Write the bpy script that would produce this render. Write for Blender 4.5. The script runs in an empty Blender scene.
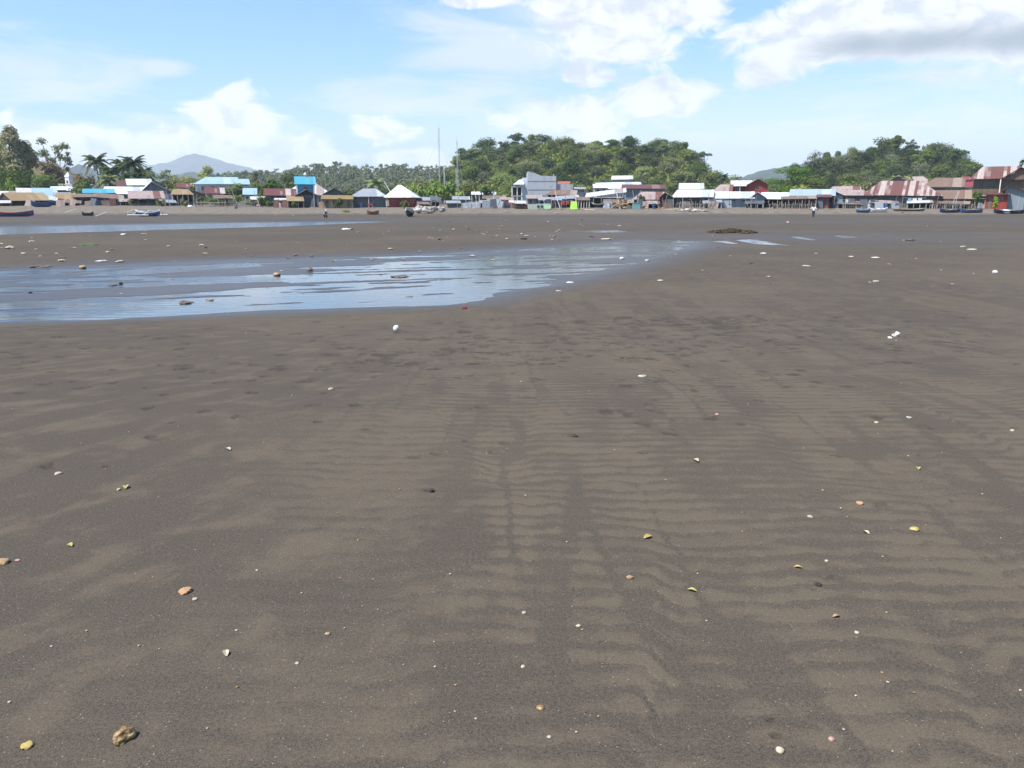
import bpy, bmesh, math, random
import numpy as np
from mathutils import Vector, Matrix, Euler

# ------------------------------------------------------------------ camera, sky, sun, exposure
sc = bpy.context.scene
COL = sc.collection
W_PX, H_PX, F_PX, HORIZON = 1024, 768, 797.0, 202.0
TH = math.atan((384 - HORIZON) / F_PX)
CAM_Z = 1.6
cam_data = bpy.data.cameras.new('camera')
cam_data.sensor_width = 36.0
cam_data.lens = F_PX / W_PX * 36.0
cam_data.clip_start = 0.05
cam_data.clip_end = 20000
cam = bpy.data.objects.new('camera', cam_data)
cam.location = (0, 0, CAM_Z)
cam.rotation_euler = (math.pi / 2 - TH, 0, 0)
COL.objects.link(cam)
sc.camera = cam

SUN_EL, SUN_AZ = math.radians(58), math.radians(238)      # azimuth from +Y towards +X: left and a little behind
SKY_STRENGTH = 0.125
sun_data = bpy.data.lights.new('sun', 'SUN')
sun_data.energy = 4.8
sun_data.angle = math.radians(0.53)
sun_data.color = (1.0, 0.955, 0.89)
sun = bpy.data.objects.new('sun', sun_data)
sdir = Vector((math.cos(SUN_EL) * math.sin(SUN_AZ), math.cos(SUN_EL) * math.cos(SUN_AZ), math.sin(SUN_EL)))
sun.rotation_euler = (-sdir).to_track_quat('-Z', 'Y').to_euler()
COL.objects.link(sun)
sc.view_settings.view_transform = 'Standard'
sc.view_settings.look = 'None'
sc.view_settings.exposure = 0.75
sc.view_settings.gamma = 1.0
sc.view_settings.use_curve_mapping = False
sc.render.engine = 'CYCLES'
sc.cycles.use_denoising = True
sc.cycles.use_adaptive_sampling = False
sc.cycles.max_bounces = 6
sc.cycles.diffuse_bounces = 3
sc.cycles.glossy_bounces = 3
sc.cycles.transmission_bounces = 3
sc.cycles.transparent_max_bounces = 8
sc.cycles.volume_bounces = 0
sc.cycles.caustics_reflective = False
sc.cycles.caustics_refractive = False


class NT:
    """short-hand for building a node tree"""
    def __init__(self, tree):
        self.t = tree
        tree.nodes.clear()

    def n(self, typ, props=None, **ins):
        nd = self.t.nodes.new(typ)
        for k, v in (props or {}).items():
            setattr(nd, k, v)
        for k, v in ins.items():
            self.put(nd, int(k[1:]) if k[0] == '_' and k[1:].isdigit() else k.replace('__', ' '), v)
        return nd

    def put(self, nd, key, v):
        s = nd.inputs[key]
        if isinstance(v, bpy.types.NodeSocket):
            self.t.links.new(v, s)
        elif isinstance(v, bpy.types.Node):
            self.t.links.new(v.outputs[0], s)
        else:
            if s.type == 'RGBA' and not isinstance(v, (int, float)) and len(v) == 3:
                v = (*v, 1)
            s.default_value = v

    def m(self, op, a, b=0.0, c=0.0, clamp=False):
        nd = self.t.nodes.new('ShaderNodeMath')
        nd.operation = op
        nd.use_clamp = clamp
        for i, v in enumerate((a, b, c)):
            self.put(nd, i, v)
        return nd.outputs[0]

    def vm(self, op, a, b=(0, 0, 0), scale=None):
        nd = self.t.nodes.new('ShaderNodeVectorMath')
        nd.operation = op
        self.put(nd, 0, a)
        if op not in ('LENGTH', 'NORMALIZE', 'SCALE'):
            self.put(nd, 1, b)
        if scale is not None:
            self.put(nd, 'Scale', scale)
        return nd.outputs['Value'] if op in ('LENGTH', 'DOT_PRODUCT') else nd.outputs[0]

    def ss(self, x, lo, hi, a=0.0, b=1.0):
        nd = self.t.nodes.new('ShaderNodeMapRange')
        nd.interpolation_type = 'SMOOTHSTEP'
        for k, v in zip(('Value', 'From Min', 'From Max', 'To Min', 'To Max'), (x, lo, hi, a, b)):
            self.put(nd, k, v)
        return nd.outputs[0]

    def mix(self, f, a, b, mode='MIX'):
        nd = self.t.nodes.new('ShaderNodeMix')
        nd.data_type = 'RGBA'
        nd.blend_type = mode
        self.put(nd, 0, f)
        self.put(nd, 6, a)
        self.put(nd, 7, b)
        return nd.outputs[2]

    def noise(self, vec, scale, detail=3.0, rough=0.5, dist=0.0, dims='3D'):
        nd = self.t.nodes.new('ShaderNodeTexNoise')
        nd.noise_dimensions = dims
        self.put(nd, 'Vector', vec)
        for k, v in (('Scale', scale), ('Detail', detail), ('Roughness', rough), ('Distortion', dist)):
            self.put(nd, k, v)
        return nd.outputs[0]


def world_sky():
    w = bpy.data.worlds.new('World')
    sc.world = w
    w.use_nodes = True
    T = NT(w.node_tree)
    d = T.n('ShaderNodeTexCoord').outputs['Generated']
    sky = T.n('ShaderNodeTexSky', dict(sky_type='NISHITA', sun_disc=False, sun_elevation=SUN_EL, sun_rotation=SUN_AZ,
                                       altitude=0, air_density=1.0, dust_density=0.6, ozone_density=1.0))
    sep = T.n('ShaderNodeSeparateXYZ', Vector=d)
    az = T.m('MULTIPLY', T.m('ARCTAN2', sep.outputs[0], sep.outputs[1]), 57.29578)
    el = T.m('MULTIPLY', T.m('ARCSINE', sep.outputs[2]), 57.29578)
    q = T.n('ShaderNodeCombineXYZ', X=az, Y=el, Z=0.0).outputs[0]
    # billow noise lives in azimuth / elevation degrees, stretched sideways
    qs = T.vm('MULTIPLY', q, (0.55, 1.0, 1.0))
    warp = T.n('ShaderNodeTexNoise', dict(noise_dimensions='2D'), Vector=qs, Scale=0.35, Detail=2.0)
    qw = T.vm('ADD', qs, T.vm('SCALE', T.vm('SUBTRACT', warp.outputs[1], (0.5, 0.5, 0.5)), scale=2.2))
    nb = T.noise(qw, 0.45, 9.0, 0.60, 0.1, '2D')
    nf = T.noise(T.vm('MULTIPLY', q, (0.16, 0.75, 1.0)), 0.6, 6.0, 0.6, 0.5, '2D')

    def blob(px, py, rx, ry):
        a, e = pix_azel(px, py)
        return T.m('SUBTRACT', 1.0, T.vm('LENGTH', T.vm('MULTIPLY', T.vm('SUBTRACT', q, (a, e, 0)), (14 / rx, 14 / ry, 0))))

    def group(lst):
        acc = None
        for b in lst:
            v = blob(*b)
            acc = v if acc is None else T.m('SMOOTH_MAX', acc, v, 0.25)
        return acc

    def pix_azel(px, py):
        r = ray(px, py)
        return (math.degrees(math.atan2(r.x, r.y)), math.degrees(math.asin(r.normalized().z)))
    # heaped clouds: (pixel column, row, half width, half height in pixels); pixels only give the directions
    heap = group(CLOUD_HEAP)
    dens = T.m('ADD', T.m('MULTIPLY', heap, 1.25), T.m('MULTIPLY', T.m('SUBTRACT', nb, 0.5), 2.2))
    cov = T.ss(dens, 0.0, 0.52)
    veil = group(CLOUD_VEIL)
    vd = T.m('ADD', T.m('MULTIPLY', veil, 0.9), T.m('MULTIPLY', T.m('SUBTRACT', nf, 0.5), 2.2))
    vcov = T.m('MULTIPLY', T.ss(vd, -0.15, 0.95), 0.80)
    # thin even brightening of the air near the skyline, strongest to the right
    low = T.m('MULTIPLY', T.ss(el, 11.0, 1.0), T.ss(az, -30.0, 14.0, 0.16, 0.80))
    vcov = T.m('MAXIMUM', vcov, low)
    # greyer undersides of the thick cloud at the right
    under = T.m('ADD', group(CLOUD_GREY), T.m('MULTIPLY', T.m('SUBTRACT', nb, 0.5), 0.7))
    grey = T.ss(under, 0.05, 0.95)
    soft = T.ss(T.noise(qw, 0.75, 5.0, 0.55, 0.0, '2D'), 0.30, 0.56)
    ccol = T.mix(soft, (0.70, 0.755, 0.83), (1.0, 1.0, 1.0))
    ccol = T.mix(T.m('MULTIPLY', grey, 0.95), ccol, (0.36, 0.41, 0.46))
    bg_sky = T.n('ShaderNodeBackground', Color=T.mix(1.0, sky.outputs[0], (0.58, 0.85, 1.09), 'MULTIPLY'), Strength=SKY_STRENGTH)
    bg_veil = T.n('ShaderNodeBackground', Color=(0.90, 0.95, 1.0), Strength=T.ss(el, 9.0, 1.5, 0.62, 1.0))
    bg_cl = T.n('ShaderNodeBackground', Color=ccol, Strength=T.ss(el, 8.5, 1.5, 0.68, 1.12))
    m1 = T.n('ShaderNodeMixShader', Fac=vcov, _1=bg_sky, _2=bg_veil)
    m2 = T.n('ShaderNodeMixShader', Fac=cov, _1=m1, _2=bg_cl)
    T.n('ShaderNodeOutputWorld', Surface=m2)


def ray(px, py):
    a, v = (px - 512) / F_PX, (py - 384) / F_PX
    return Vector((a, math.cos(TH) - v * math.sin(TH), -math.sin(TH) - v * math.cos(TH)))


CLOUD_HEAP = [(605, 26, 84, 46), (655, 6, 85, 24), (590, 74, 34, 16), (690, 10, 40, 20),
              (805, 42, 72, 40), (900, 18, 130, 40), (1000, 22, 120, 38), (880, 42, 95, 24), (980, 40, 110, 24), (770, 72, 36, 18), (1130, 30, 90, 40),
              (575, 118, 75, 26), (660, 100, 60, 24), (480, 0, 45, 8),
              (236, 124, 44, 38), (195, 152, 125, 26), (275, 156, 90, 24), (100, 145, 70, 22), (320, 158, 50, 12),
              (385, 130, 42, 15), (410, 160, 50, 12), (560, 150, 80, 12), (-120, 120, 90, 30), (200, -160, 160, 60), (700, -220, 220, 80)]
CLOUD_VEIL = [(640, 120, 190, 60), (850, 125, 260, 60), (500, 60, 120, 60), (30, 70, 110, 30), (163, 69, 26, 10),
              (240, 140, 170, 34), (80, 140, 150, 30), (1000, 110, 160, 60), (380, 105, 100, 26)]
CLOUD_GREY = [(860, 45, 70, 17), (930, 43, 110, 19), (1030, 38, 110, 17)]
world_sky()


def at(px, py, Y):
    """the point of the ray through a picture position where it is Y metres ahead"""
    r = ray(px, py)
    t = Y / r.y
    return Vector((r.x * t, Y, CAM_Z + r.z * t))


# ------------------------------------------------------------------ helpers
def link(o, parent=None):
    COL.objects.link(o)
    if parent is not None:
        o.parent = parent
    return o


def tag(o, label=None, cat=None, group=None, kind=None):
    for k, v in (('label', label), ('category', cat), ('group', group), ('kind', kind)):
        if v:
            o[k] = v
    return o


def empty(name, loc, label, cat, group=None, rz=0.0):
    o = bpy.data.objects.new(name, None)
    o.location = loc
    o.rotation_euler = (0, 0, rz)
    o.empty_display_size = 0.3
    link(o)
    return tag(o, label, cat, group)


class MB:
    """collects plain geometry for one mesh"""
    def __init__(self):
        self.v, self.f = [], []

    def add(self, vs, fs):
        k = len(self.v)
        self.v += [tuple(p) for p in vs]
        self.f += [tuple(i + k for i in f) for f in fs]
        return self

    def box(self, x0, x1, y0, y1, z0, z1):
        return self.add([(x0, y0, z0), (x1, y0, z0), (x1, y1, z0), (x0, y1, z0), (x0, y0, z1), (x1, y0, z1), (x1, y1, z1), (x0, y1, z1)],
                        [(3, 2, 1, 0), (4, 5, 6, 7), (0, 1, 5, 4), (1, 2, 6, 5), (2, 3, 7, 6), (3, 0, 4, 7)])

    def slab(self, pts, thick, down=True):
        """a polygon given as 3-D points, thickened downwards"""
        n = len(pts)
        low = [(p[0], p[1], p[2] - thick) for p in pts]
        return self.add(list(pts) + low, [tuple(range(n)), tuple(range(2 * n - 1, n - 1, -1))] +
                        [(i, i + n, (i + 1) % n + n, (i + 1) % n) for i in range(n)])

    def prism(self, pts, y0, y1):
        """polygon in x,z given depth along y"""
        n = len(pts)
        return self.add([(p[0], y0, p[1]) for p in pts] + [(p[0], y1, p[1]) for p in pts],
                        [tuple(range(n)), tuple(range(2 * n - 1, n - 1, -1))] +
                        [(i, i + n, (i + 1) % n + n, (i + 1) % n) for i in range(n)])

    def tube(self, path, radii, seg=6, caps=True):
        path = [Vector(p) for p in path]
        if not hasattr(radii, '__len__'):
            radii = [radii] * len(path)
        k = len(self.v)
        for i, p in enumerate(path):
            d = (path[min(i + 1, len(path) - 1)] - path[max(i - 1, 0)]).normalized()
            a = d.cross(Vector((0.31, 0.17, 0.93) if abs(d.z) < 0.9 else (1, 0, 0))).normalized()
            b = d.cross(a)
            for s in range(seg):
                t = 2 * math.pi * s / seg
                self.v.append(tuple(p + (a * math.cos(t) + b * math.sin(t)) * radii[i]))
        for i in range(len(path) - 1):
            for s in range(seg):
                self.f.append((k + i * seg + s, k + i * seg + (s + 1) % seg, k + (i + 1) * seg + (s + 1) % seg, k + (i + 1) * seg + s))
        if caps:
            self.f.append(tuple(k + s for s in range(seg))[::-1])
            self.f.append(tuple(k + (len(path) - 1) * seg + s for s in range(seg)))
        return self

    def mesh(self, name, mat, smooth=False):
        me = bpy.data.meshes.new(name)
        me.from_pydata(self.v, [], self.f)
        bm = bmesh.new()
        bm.from_mesh(me)
        bmesh.ops.recalc_face_normals(bm, faces=bm.faces)
        bm.to_mesh(me)
        bm.free()
        if mat is not None:
            me.materials.append(mat)
        if smooth:
            me.polygons.foreach_set('use_smooth', [True] * len(me.polygons))
        return me

    def build(self, name, mat, parent=None, smooth=False):
        return link(bpy.data.objects.new(name, self.mesh(name, mat, smooth)), parent)


def np_mesh(name, verts, quads, mat, smooth=False):
    me = bpy.data.meshes.new(name)
    nv, nf = len(verts), len(quads)
    me.vertices.add(nv)
    me.vertices.foreach_set('co', np.asarray(verts, np.float32).ravel())
    me.loops.add(nf * 4)
    me.loops.foreach_set('vertex_index', np.asarray(quads, np.int32).ravel())
    me.polygons.add(nf)
    me.polygons.foreach_set('loop_start', np.arange(nf, dtype=np.int32) * 4)
    if smooth:
        me.polygons.foreach_set('use_smooth', np.ones(nf, bool))
    me.update(calc_edges=True)
    if mat is not None:
        me.materials.append(mat)
    return me


def copy_tree(o, parent=None):
    c = o.copy()
    link(c, parent)
    if parent is not None:
        c.matrix_parent_inverse = o.matrix_parent_inverse
    for ch in o.children:
        copy_tree(ch, c)
    return c


# ------------------------------------------------------------------ numpy noise
def vnoise(x, y, seed=0):
    xi, yi = np.floor(x).astype(np.int64), np.floor(y).astype(np.int64)
    fx, fy = x - xi, y - yi
    fx, fy = fx * fx * (3 - 2 * fx), fy * fy * (3 - 2 * fy)

    def h(a, b):
        k = (a * 374761393 + b * 668265263 + seed * 1442695041) & 0xFFFFFFFF
        k = ((k ^ (k >> 13)) * 1274126177) & 0xFFFFFFFF
        return ((k ^ (k >> 16)) & 0xFFFF) / 32767.5 - 1.0
    return ((h(xi, yi) * (1 - fx) + h(xi + 1, yi) * fx) * (1 - fy) + (h(xi, yi + 1) * (1 - fx) + h(xi + 1, yi + 1) * fx) * fy)


def fbm(x, y, seed=0, octv=4, gain=0.5):
    s, a, t = 0, 1.0, 0
    for i in range(octv):
        s = s + a * vnoise(x * 2 ** i + 13.7 * i, y * 2 ** i - 7.1 * i, seed + i)
        t += a
        a *= gain
    return s / t


def sstep(x, lo, hi):
    t = np.clip((x - lo) / (hi - lo), 0, 1)
    return t * t * (3 - 2 * t)


def poly_sd(x, y, poly):
    """signed distance to a polygon, negative inside"""
    d = np.full(x.shape, 1e9)
    inside = np.zeros(x.shape, bool)
    n = len(poly)
    for i in range(n):
        ax, ay = poly[i]
        bx, by = poly[(i + 1) % n]
        ex, ey = bx - ax, by - ay
        t = np.clip(((x - ax) * ex + (y - ay) * ey) / (ex * ex + ey * ey + 1e-12), 0, 1)
        d = np.minimum(d, (x - ax - t * ex) ** 2 + (y - ay - t * ey) ** 2)
        c = ((ay > y) != (by > y))
        xs = (bx - ax) * (y - ay) / (by - ay + 1e-12) + ax
        inside ^= c & (x < xs)
    d = np.sqrt(d)
    return np.where(inside, -d, d)


# ------------------------------------------------------------------ the shore: one height function for everything
LEVEL_POOL, LEVEL_CHANNEL = -0.62, -0.85


def flat(pts, z):
    out = []
    for px, py in pts:
        r = ray(px, py)
        t = (z - CAM_Z) / r.z
        out.append((r.x * t, r.y * t))
    return out


POOL_DEEP = flat([(-260, 345), (0, 321), (100, 319), (200, 314), (300, 309.5), (400, 307), (440, 305.5), (480, 301), (495, 292), (540, 285), (580, 276), (625, 263),
                  (640, 254), (600, 254), (520, 258), (420, 262), (330, 267), (300, 279), (240, 289), (150, 295), (60, 299), (0, 301), (-260, 310)], LEVEL_POOL)
POOL_WET = flat([(-260, 348), (0, 322), (200, 315), (400, 307.5), (470, 303), (520, 291), (580, 279), (640, 263), (690, 247), (700, 242), (640, 241), (560, 247), (470, 252),
                 (400, 256), (300, 258.5), (200, 262), (100, 266), (0, 271), (-260, 285)], LEVEL_POOL)
STREAKS = [flat(p, LEVEL_POOL) for p in (
    [(80, 276), (130, 275), (260, 266), (250, 263), (150, 268)],
    [(160, 283), (200, 282), (270, 279), (300, 276), (240, 279)],
    [(715, 241.5), (735, 244.5), (738, 243.5), (722, 240.5)],
    [(735, 240), (760, 245.5), (790, 247), (800, 246.5), (775, 243), (750, 239)],
    [(790, 237), (812, 241), (814, 239.5), (797, 236.2)],
    [(830, 235.3), (850, 238.8), (862, 238.3), (845, 235.2)],
    [(560, 230.5), (600, 233), (640, 232.5), (615, 230)],
    [(640, 241.5), (655, 243), (690, 242), (672, 240)])]
CHANNEL = flat([(-300, 246), (0, 236.6), (128, 232.2), (250, 228.6), (330, 225), (385, 222.6), (372, 221.7), (250, 222.8), (128, 224.8), (0, 226.8), (-300, 231)], LEVEL_CHANNEL)
BASE_Y = [-50, 0, 6, 10, 14, 58, 75, 130, 133.5, 136, 142, 152, 180, 260, 600, 9000]
BASE_Z = [0, 0, 0, -.22, -.48, -.55, -.70, -.78, -.50, -.22, 0.12, 0.45, 0.95, 1.6, 3.0, 6.0]


def shore(x, y):
    """height, wetness of the sand, dryness of the upper beach"""
    x, y = np.asarray(x, float), np.asarray(y, float)
    yb = y + 2.0 * fbm(x / 23.0, y / 40.0, 5, 2) * sstep(y, 100, 130)
    h = np.interp(yb, BASE_Y, BASE_Z)
    h = h + 0.035 * fbm(x / 3.1, y / 4.5, 1, 3) * sstep(y, 1, 20) + 0.006 * fbm(x / 0.5, y / 0.5, 2, 2) * sstep(y, 80, 10)
    h = h + 0.05 * fbm(x / 5.0, y / 2.2, 9, 3) * sstep(y, 128, 140)
    wet = np.zeros(x.shape)
    near = (y > 8) & (y < 140) & (np.abs(x) < 140)
    if near.any():
        xn, yn, hn = x[near], y[near], h[near]
        # stretched noise follows the run of the ebb
        uu, ww = xn * 0.93 + yn * 0.37, yn * 0.93 - xn * 0.37
        sx, sy = uu * 0.13, ww * 0.62
        n1 = fbm(sx, sy, 21, 4, 0.6)
        n2 = fbm(uu * 0.55, ww * 2.0, 31, 3, 0.55)
        edge = 0.35 * n1 + 0.18 * n2
        sw = poly_sd(xn, yn, POOL_WET) + edge * (0.5 + 0.012 * yn)
        sd = poly_sd(xn, yn, POOL_DEEP) + edge * (0.35 + 0.03 * yn)
        k = sstep(sw, 0.0, 3.0)
        hn = (LEVEL_POOL + 0.012 + 0.018 * np.clip(sw, 0, 3)) * (1 - k) + np.maximum(hn, LEVEL_POOL + 0.05) * k
        far_part = sstep(yn, 22, 40)
        film = LEVEL_POOL + 0.008 + 0.090 * n1 + 0.055 * n2
        hn = np.where(sw < 0, np.minimum(hn, film * sstep(-sw, 0, .6) + hn * (1 - sstep(-sw, 0, .6))), hn)
        deep = LEVEL_POOL - 0.040 + 0.034 * sstep(yn, 17, 34) + (0.07 + 0.06 * sstep(yn, 17, 26)) * n1 + (0.07 + 0.06 * sstep(yn, 17, 26)) * n2
        kd = sstep(-sd, -0.15, 0.55)
        hn = hn * (1 - kd) + np.minimum(deep, hn) * kd
        for s in STREAKS:
            ss = poly_sd(xn, yn, s) + 0.5 * edge
            ks = sstep(-ss, -0.45, 0.1)
            hn = hn * (1 - ks) + (LEVEL_POOL - 0.012 + 0.02 * n2) * ks
        wn = np.clip(1.0 - np.clip(sw, 0, None) / (0.9 + 0.05 * yn), 0, 1)
        sc_ = poly_sd(xn, yn, CHANNEL) + 0.8 * edge
        kc = sstep(sc_, 0.0, 5.0)
        hn = np.where(sc_ < 0, LEVEL_CHANNEL - 0.06 * sstep(-sc_, 0, 1.0), (LEVEL_CHANNEL + 0.015 + .01 * np.clip(sc_, 0, 5)) * (1 - kc) + hn * kc)
        wn = np.maximum(wn, np.clip(1.0 - np.clip(sc_, 0, None) / 4.0, 0, 1))
        # a broad damp flat past the pool, across to the right
        damp = np.exp(-((yn - 51 - 3 * n1) / 9.0) ** 2) * sstep(xn, -6, 8) * sstep(xn, 45, 18) * 0.5
        damp2 = np.exp(-((yn - 104 - 6 * n1) / 24.0) ** 2) * 0.22
        wn = np.maximum(wn, np.maximum(damp, damp2))
        h[near], wet[near] = hn, wn
    dry = sstep(h, -0.50, -0.18) * sstep(y, 120, 132)
    return h, wet, dry


def height(x, y):
    return float(shore(np.array([x]), np.array([y]))[0][0])


_GY = np.concatenate([np.geomspace(1.5, 20, 500), np.geomspace(20.05, 200, 900)])


def ground(px, py):
    """where the ray through a picture position meets the shore"""
    r = ray(px, py)
    xs, zs = r.x / r.y * _GY, CAM_Z + r.z / r.y * _GY
    hs = shore(xs, _GY)[0]
    i = int(np.argmax(hs >= zs)) if (hs >= zs).any() else len(_GY) - 1
    i = max(i, 1)
    a, b = zs[i - 1] - hs[i - 1], hs[i] - zs[i]
    Y = _GY[i - 1] + (_GY[i] - _GY[i - 1]) * (a / (a + b) if a + b > 1e-9 else 0.5)
    x = r.x / r.y * Y
    return Vector((x, Y, height(x, Y)))


# ------------------------------------------------------------------ materials
def new_mat(name):
    m = bpy.data.materials.new(name)
    m.use_nodes = True
    return m, NT(m.node_tree)


def out(T, shader):
    T.n('ShaderNodeOutputMaterial', Surface=shader)


def plain(name, col, rough=0.7, var=0.12, scale=3.0, spec=0.3, metal=0.0):
    m, T = new_mat(name)
    tc = T.n('ShaderNodeTexCoord').outputs['Object']
    rnd = T.n('ShaderNodeObjectInfo').outputs['Random']
    v = T.m('ADD', T.noise(tc, scale, 4.0, 0.6), T.m('MULTIPLY', rnd, 0.35))
    lo = tuple(c * (1 - 2.2 * var) for c in col)
    hi = tuple(min(1, c * (1 + 1.4 * var)) for c in col)
    c = T.mix(T.ss(v, 0.35, 0.9), lo, hi)
    out(T, T.n('ShaderNodeBsdfPrincipled', Base__Color=c, Roughness=rough, Specular__IOR__Level=spec, Metallic=metal))
    return m


def roof_mat(name, base, alt, alt_amount, rust=0.15, sheet=0.85, along='x', rough=0.55, streak=0.5):
    """corrugated sheets: each sheet keeps its own colour, rust runs down from the joints"""
    m, T = new_mat(name)
    tc = T.n('ShaderNodeTexCoord').outputs['Object']
    s = T.n('ShaderNodeSeparateXYZ', Vector=tc)
    u, v = (s.outputs[0], s.outputs[1]) if along == 'x' else (s.outputs[1], s.outputs[0])
    col_i = T.m('FLOOR', T.m('DIVIDE', u, sheet))
    row_i = T.m('FLOOR', T.m('DIVIDE', v, 2.3))
    w1 = T.n('ShaderNodeTexWhiteNoise', dict(noise_dimensions='2D'), Vector=T.n('ShaderNodeCombineXYZ', X=col_i, Y=row_i)).outputs[0]
    w0 = T.n('ShaderNodeTexWhiteNoise', dict(noise_dimensions='1D'), W=col_i).outputs[0]
    pick = T.m('ADD', T.m('MULTIPLY', w0, 0.85), T.m('MULTIPLY', w1, 0.15))
    c = T.mix(T.ss(pick, 1.0 - alt_amount - 0.08, 1.0 - alt_amount + 0.08), base, alt)
    st = T.noise(T.n('ShaderNodeCombineXYZ', X=T.m('MULTIPLY', u, 2.6), Y=T.m('MULTIPLY', v, 0.35), Z=0.0), 1.0, 4.0, 0.65)
    c = T.mix(T.m('MULTIPLY', T.ss(st, 0.62 - rust * 0.5, 0.80), streak * (1.0 if rust > 0 else 0.3)), c, (0.10, 0.045, 0.03))
    c = T.mix(T.m('MULTIPLY', w1, 0.28), c, T.mix(1.0, c, (0.62, 0.62, 0.62), 'MULTIPLY'))
    rib = T.m('SINE', T.m('MULTIPLY', u, 42.0))
    bp = T.n('ShaderNodeBump', Height=rib, Strength=0.5, Distance=0.012)
    out(T, T.n('ShaderNodeBsdfPrincipled', Base__Color=c, Roughness=rough, Specular__IOR__Level=0.25, Normal=bp))
    return m


def wall_mat(name, col, board=0.22, var=0.3, vertical=True, rough=0.85):
    """boards or sheets with gaps and weather stains"""
    m, T = new_mat(name)
    tc = T.n('ShaderNodeTexCoord').outputs['Object']
    s = T.n('ShaderNodeSeparateXYZ', Vector=tc)
    u = T.m('ADD', s.outputs[0], T.m('MULTIPLY', s.outputs[1], 0.77)) if vertical else s.outputs[2]
    q = T.m('DIVIDE', u, board)
    w = T.n('ShaderNodeTexWhiteNoise', dict(noise_dimensions='1D'), W=T.m('FLOOR', q)).outputs[0]
    fr = T.m('FRACT', q)
    gap = T.m('MULTIPLY', T.ss(fr, 0.0, 0.09), T.ss(fr, 1.0, 0.91))
    st = T.noise(T.vm('MULTIPLY', tc, (1.4, 1.4, 0.5)), 1.3, 5.0, 0.65)
    dark = tuple(c * (1 - var) for c in col)
    lite = tuple(min(1, c * (1 + var * 0.8)) for c in col)
    c = T.mix(T.m('ADD', T.m('MULTIPLY', w, 0.6), T.m('MULTIPLY', st, 0.45)), dark, lite)
    c = T.mix(T.ss(st, 0.60, 0.78, 0.0, 0.45), c, tuple(x * 0.5 for x in col))
    c = T.mix(gap, tuple(x * 0.35 for x in col), c)
    out(T, T.n('ShaderNodeBsdfPrincipled', Base__Color=c, Roughness=rough, Specular__IOR__Level=0.2))
    return m


def leaf_mat(name, col, alt, trans=0.28, spread=1.0):
    m, T = new_mat(name)
    isl = T.n('ShaderNodeNewGeometry').outputs['Random Per Island']
    rnd = T.n('ShaderNodeObjectInfo').outputs['Random']
    tc = T.n('ShaderNodeTexCoord').outputs['Object']
    cl = T.noise(tc, 0.35, 2.0, 0.5)
    f = T.m('ADD', T.m('MULTIPLY', isl, 0.40), T.m('ADD', T.m('MULTIPLY', T.m('SUBTRACT', rnd, 0.5), 0.75 * spread), T.m('MULTIPLY', cl, 0.5)))
    c = T.mix(T.ss(f, 0.05, 0.85), col, alt)
    hs = T.n('ShaderNodeHueSaturation', Hue=T.m('ADD', 0.5, T.m('MULTIPLY', T.m('SUBTRACT', T.m('FRACT', T.m('MULTIPLY', rnd, 7.31)), 0.5), 0.045 * spread)),
             Saturation=T.m('ADD', 0.82, T.m('MULTIPLY', T.m('FRACT', T.m('MULTIPLY', rnd, 3.77)), 0.30)),
             Value=T.m('ADD', 0.72, T.m('MULTIPLY', T.m('FRACT', T.m('MULTIPLY', rnd, 5.13)), 0.55 * spread)), Color=c)
    d = T.n('ShaderNodeBsdfDiffuse', Color=hs)
    t = T.n('ShaderNodeBsdfTranslucent', Color=T.mix(1.0, hs.outputs[0], (1.0, 1.0, 0.7), 'MULTIPLY'))
    out(T, T.n('ShaderNodeMixShader', Fac=trans, _1=d, _2=t))
    return m


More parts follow.
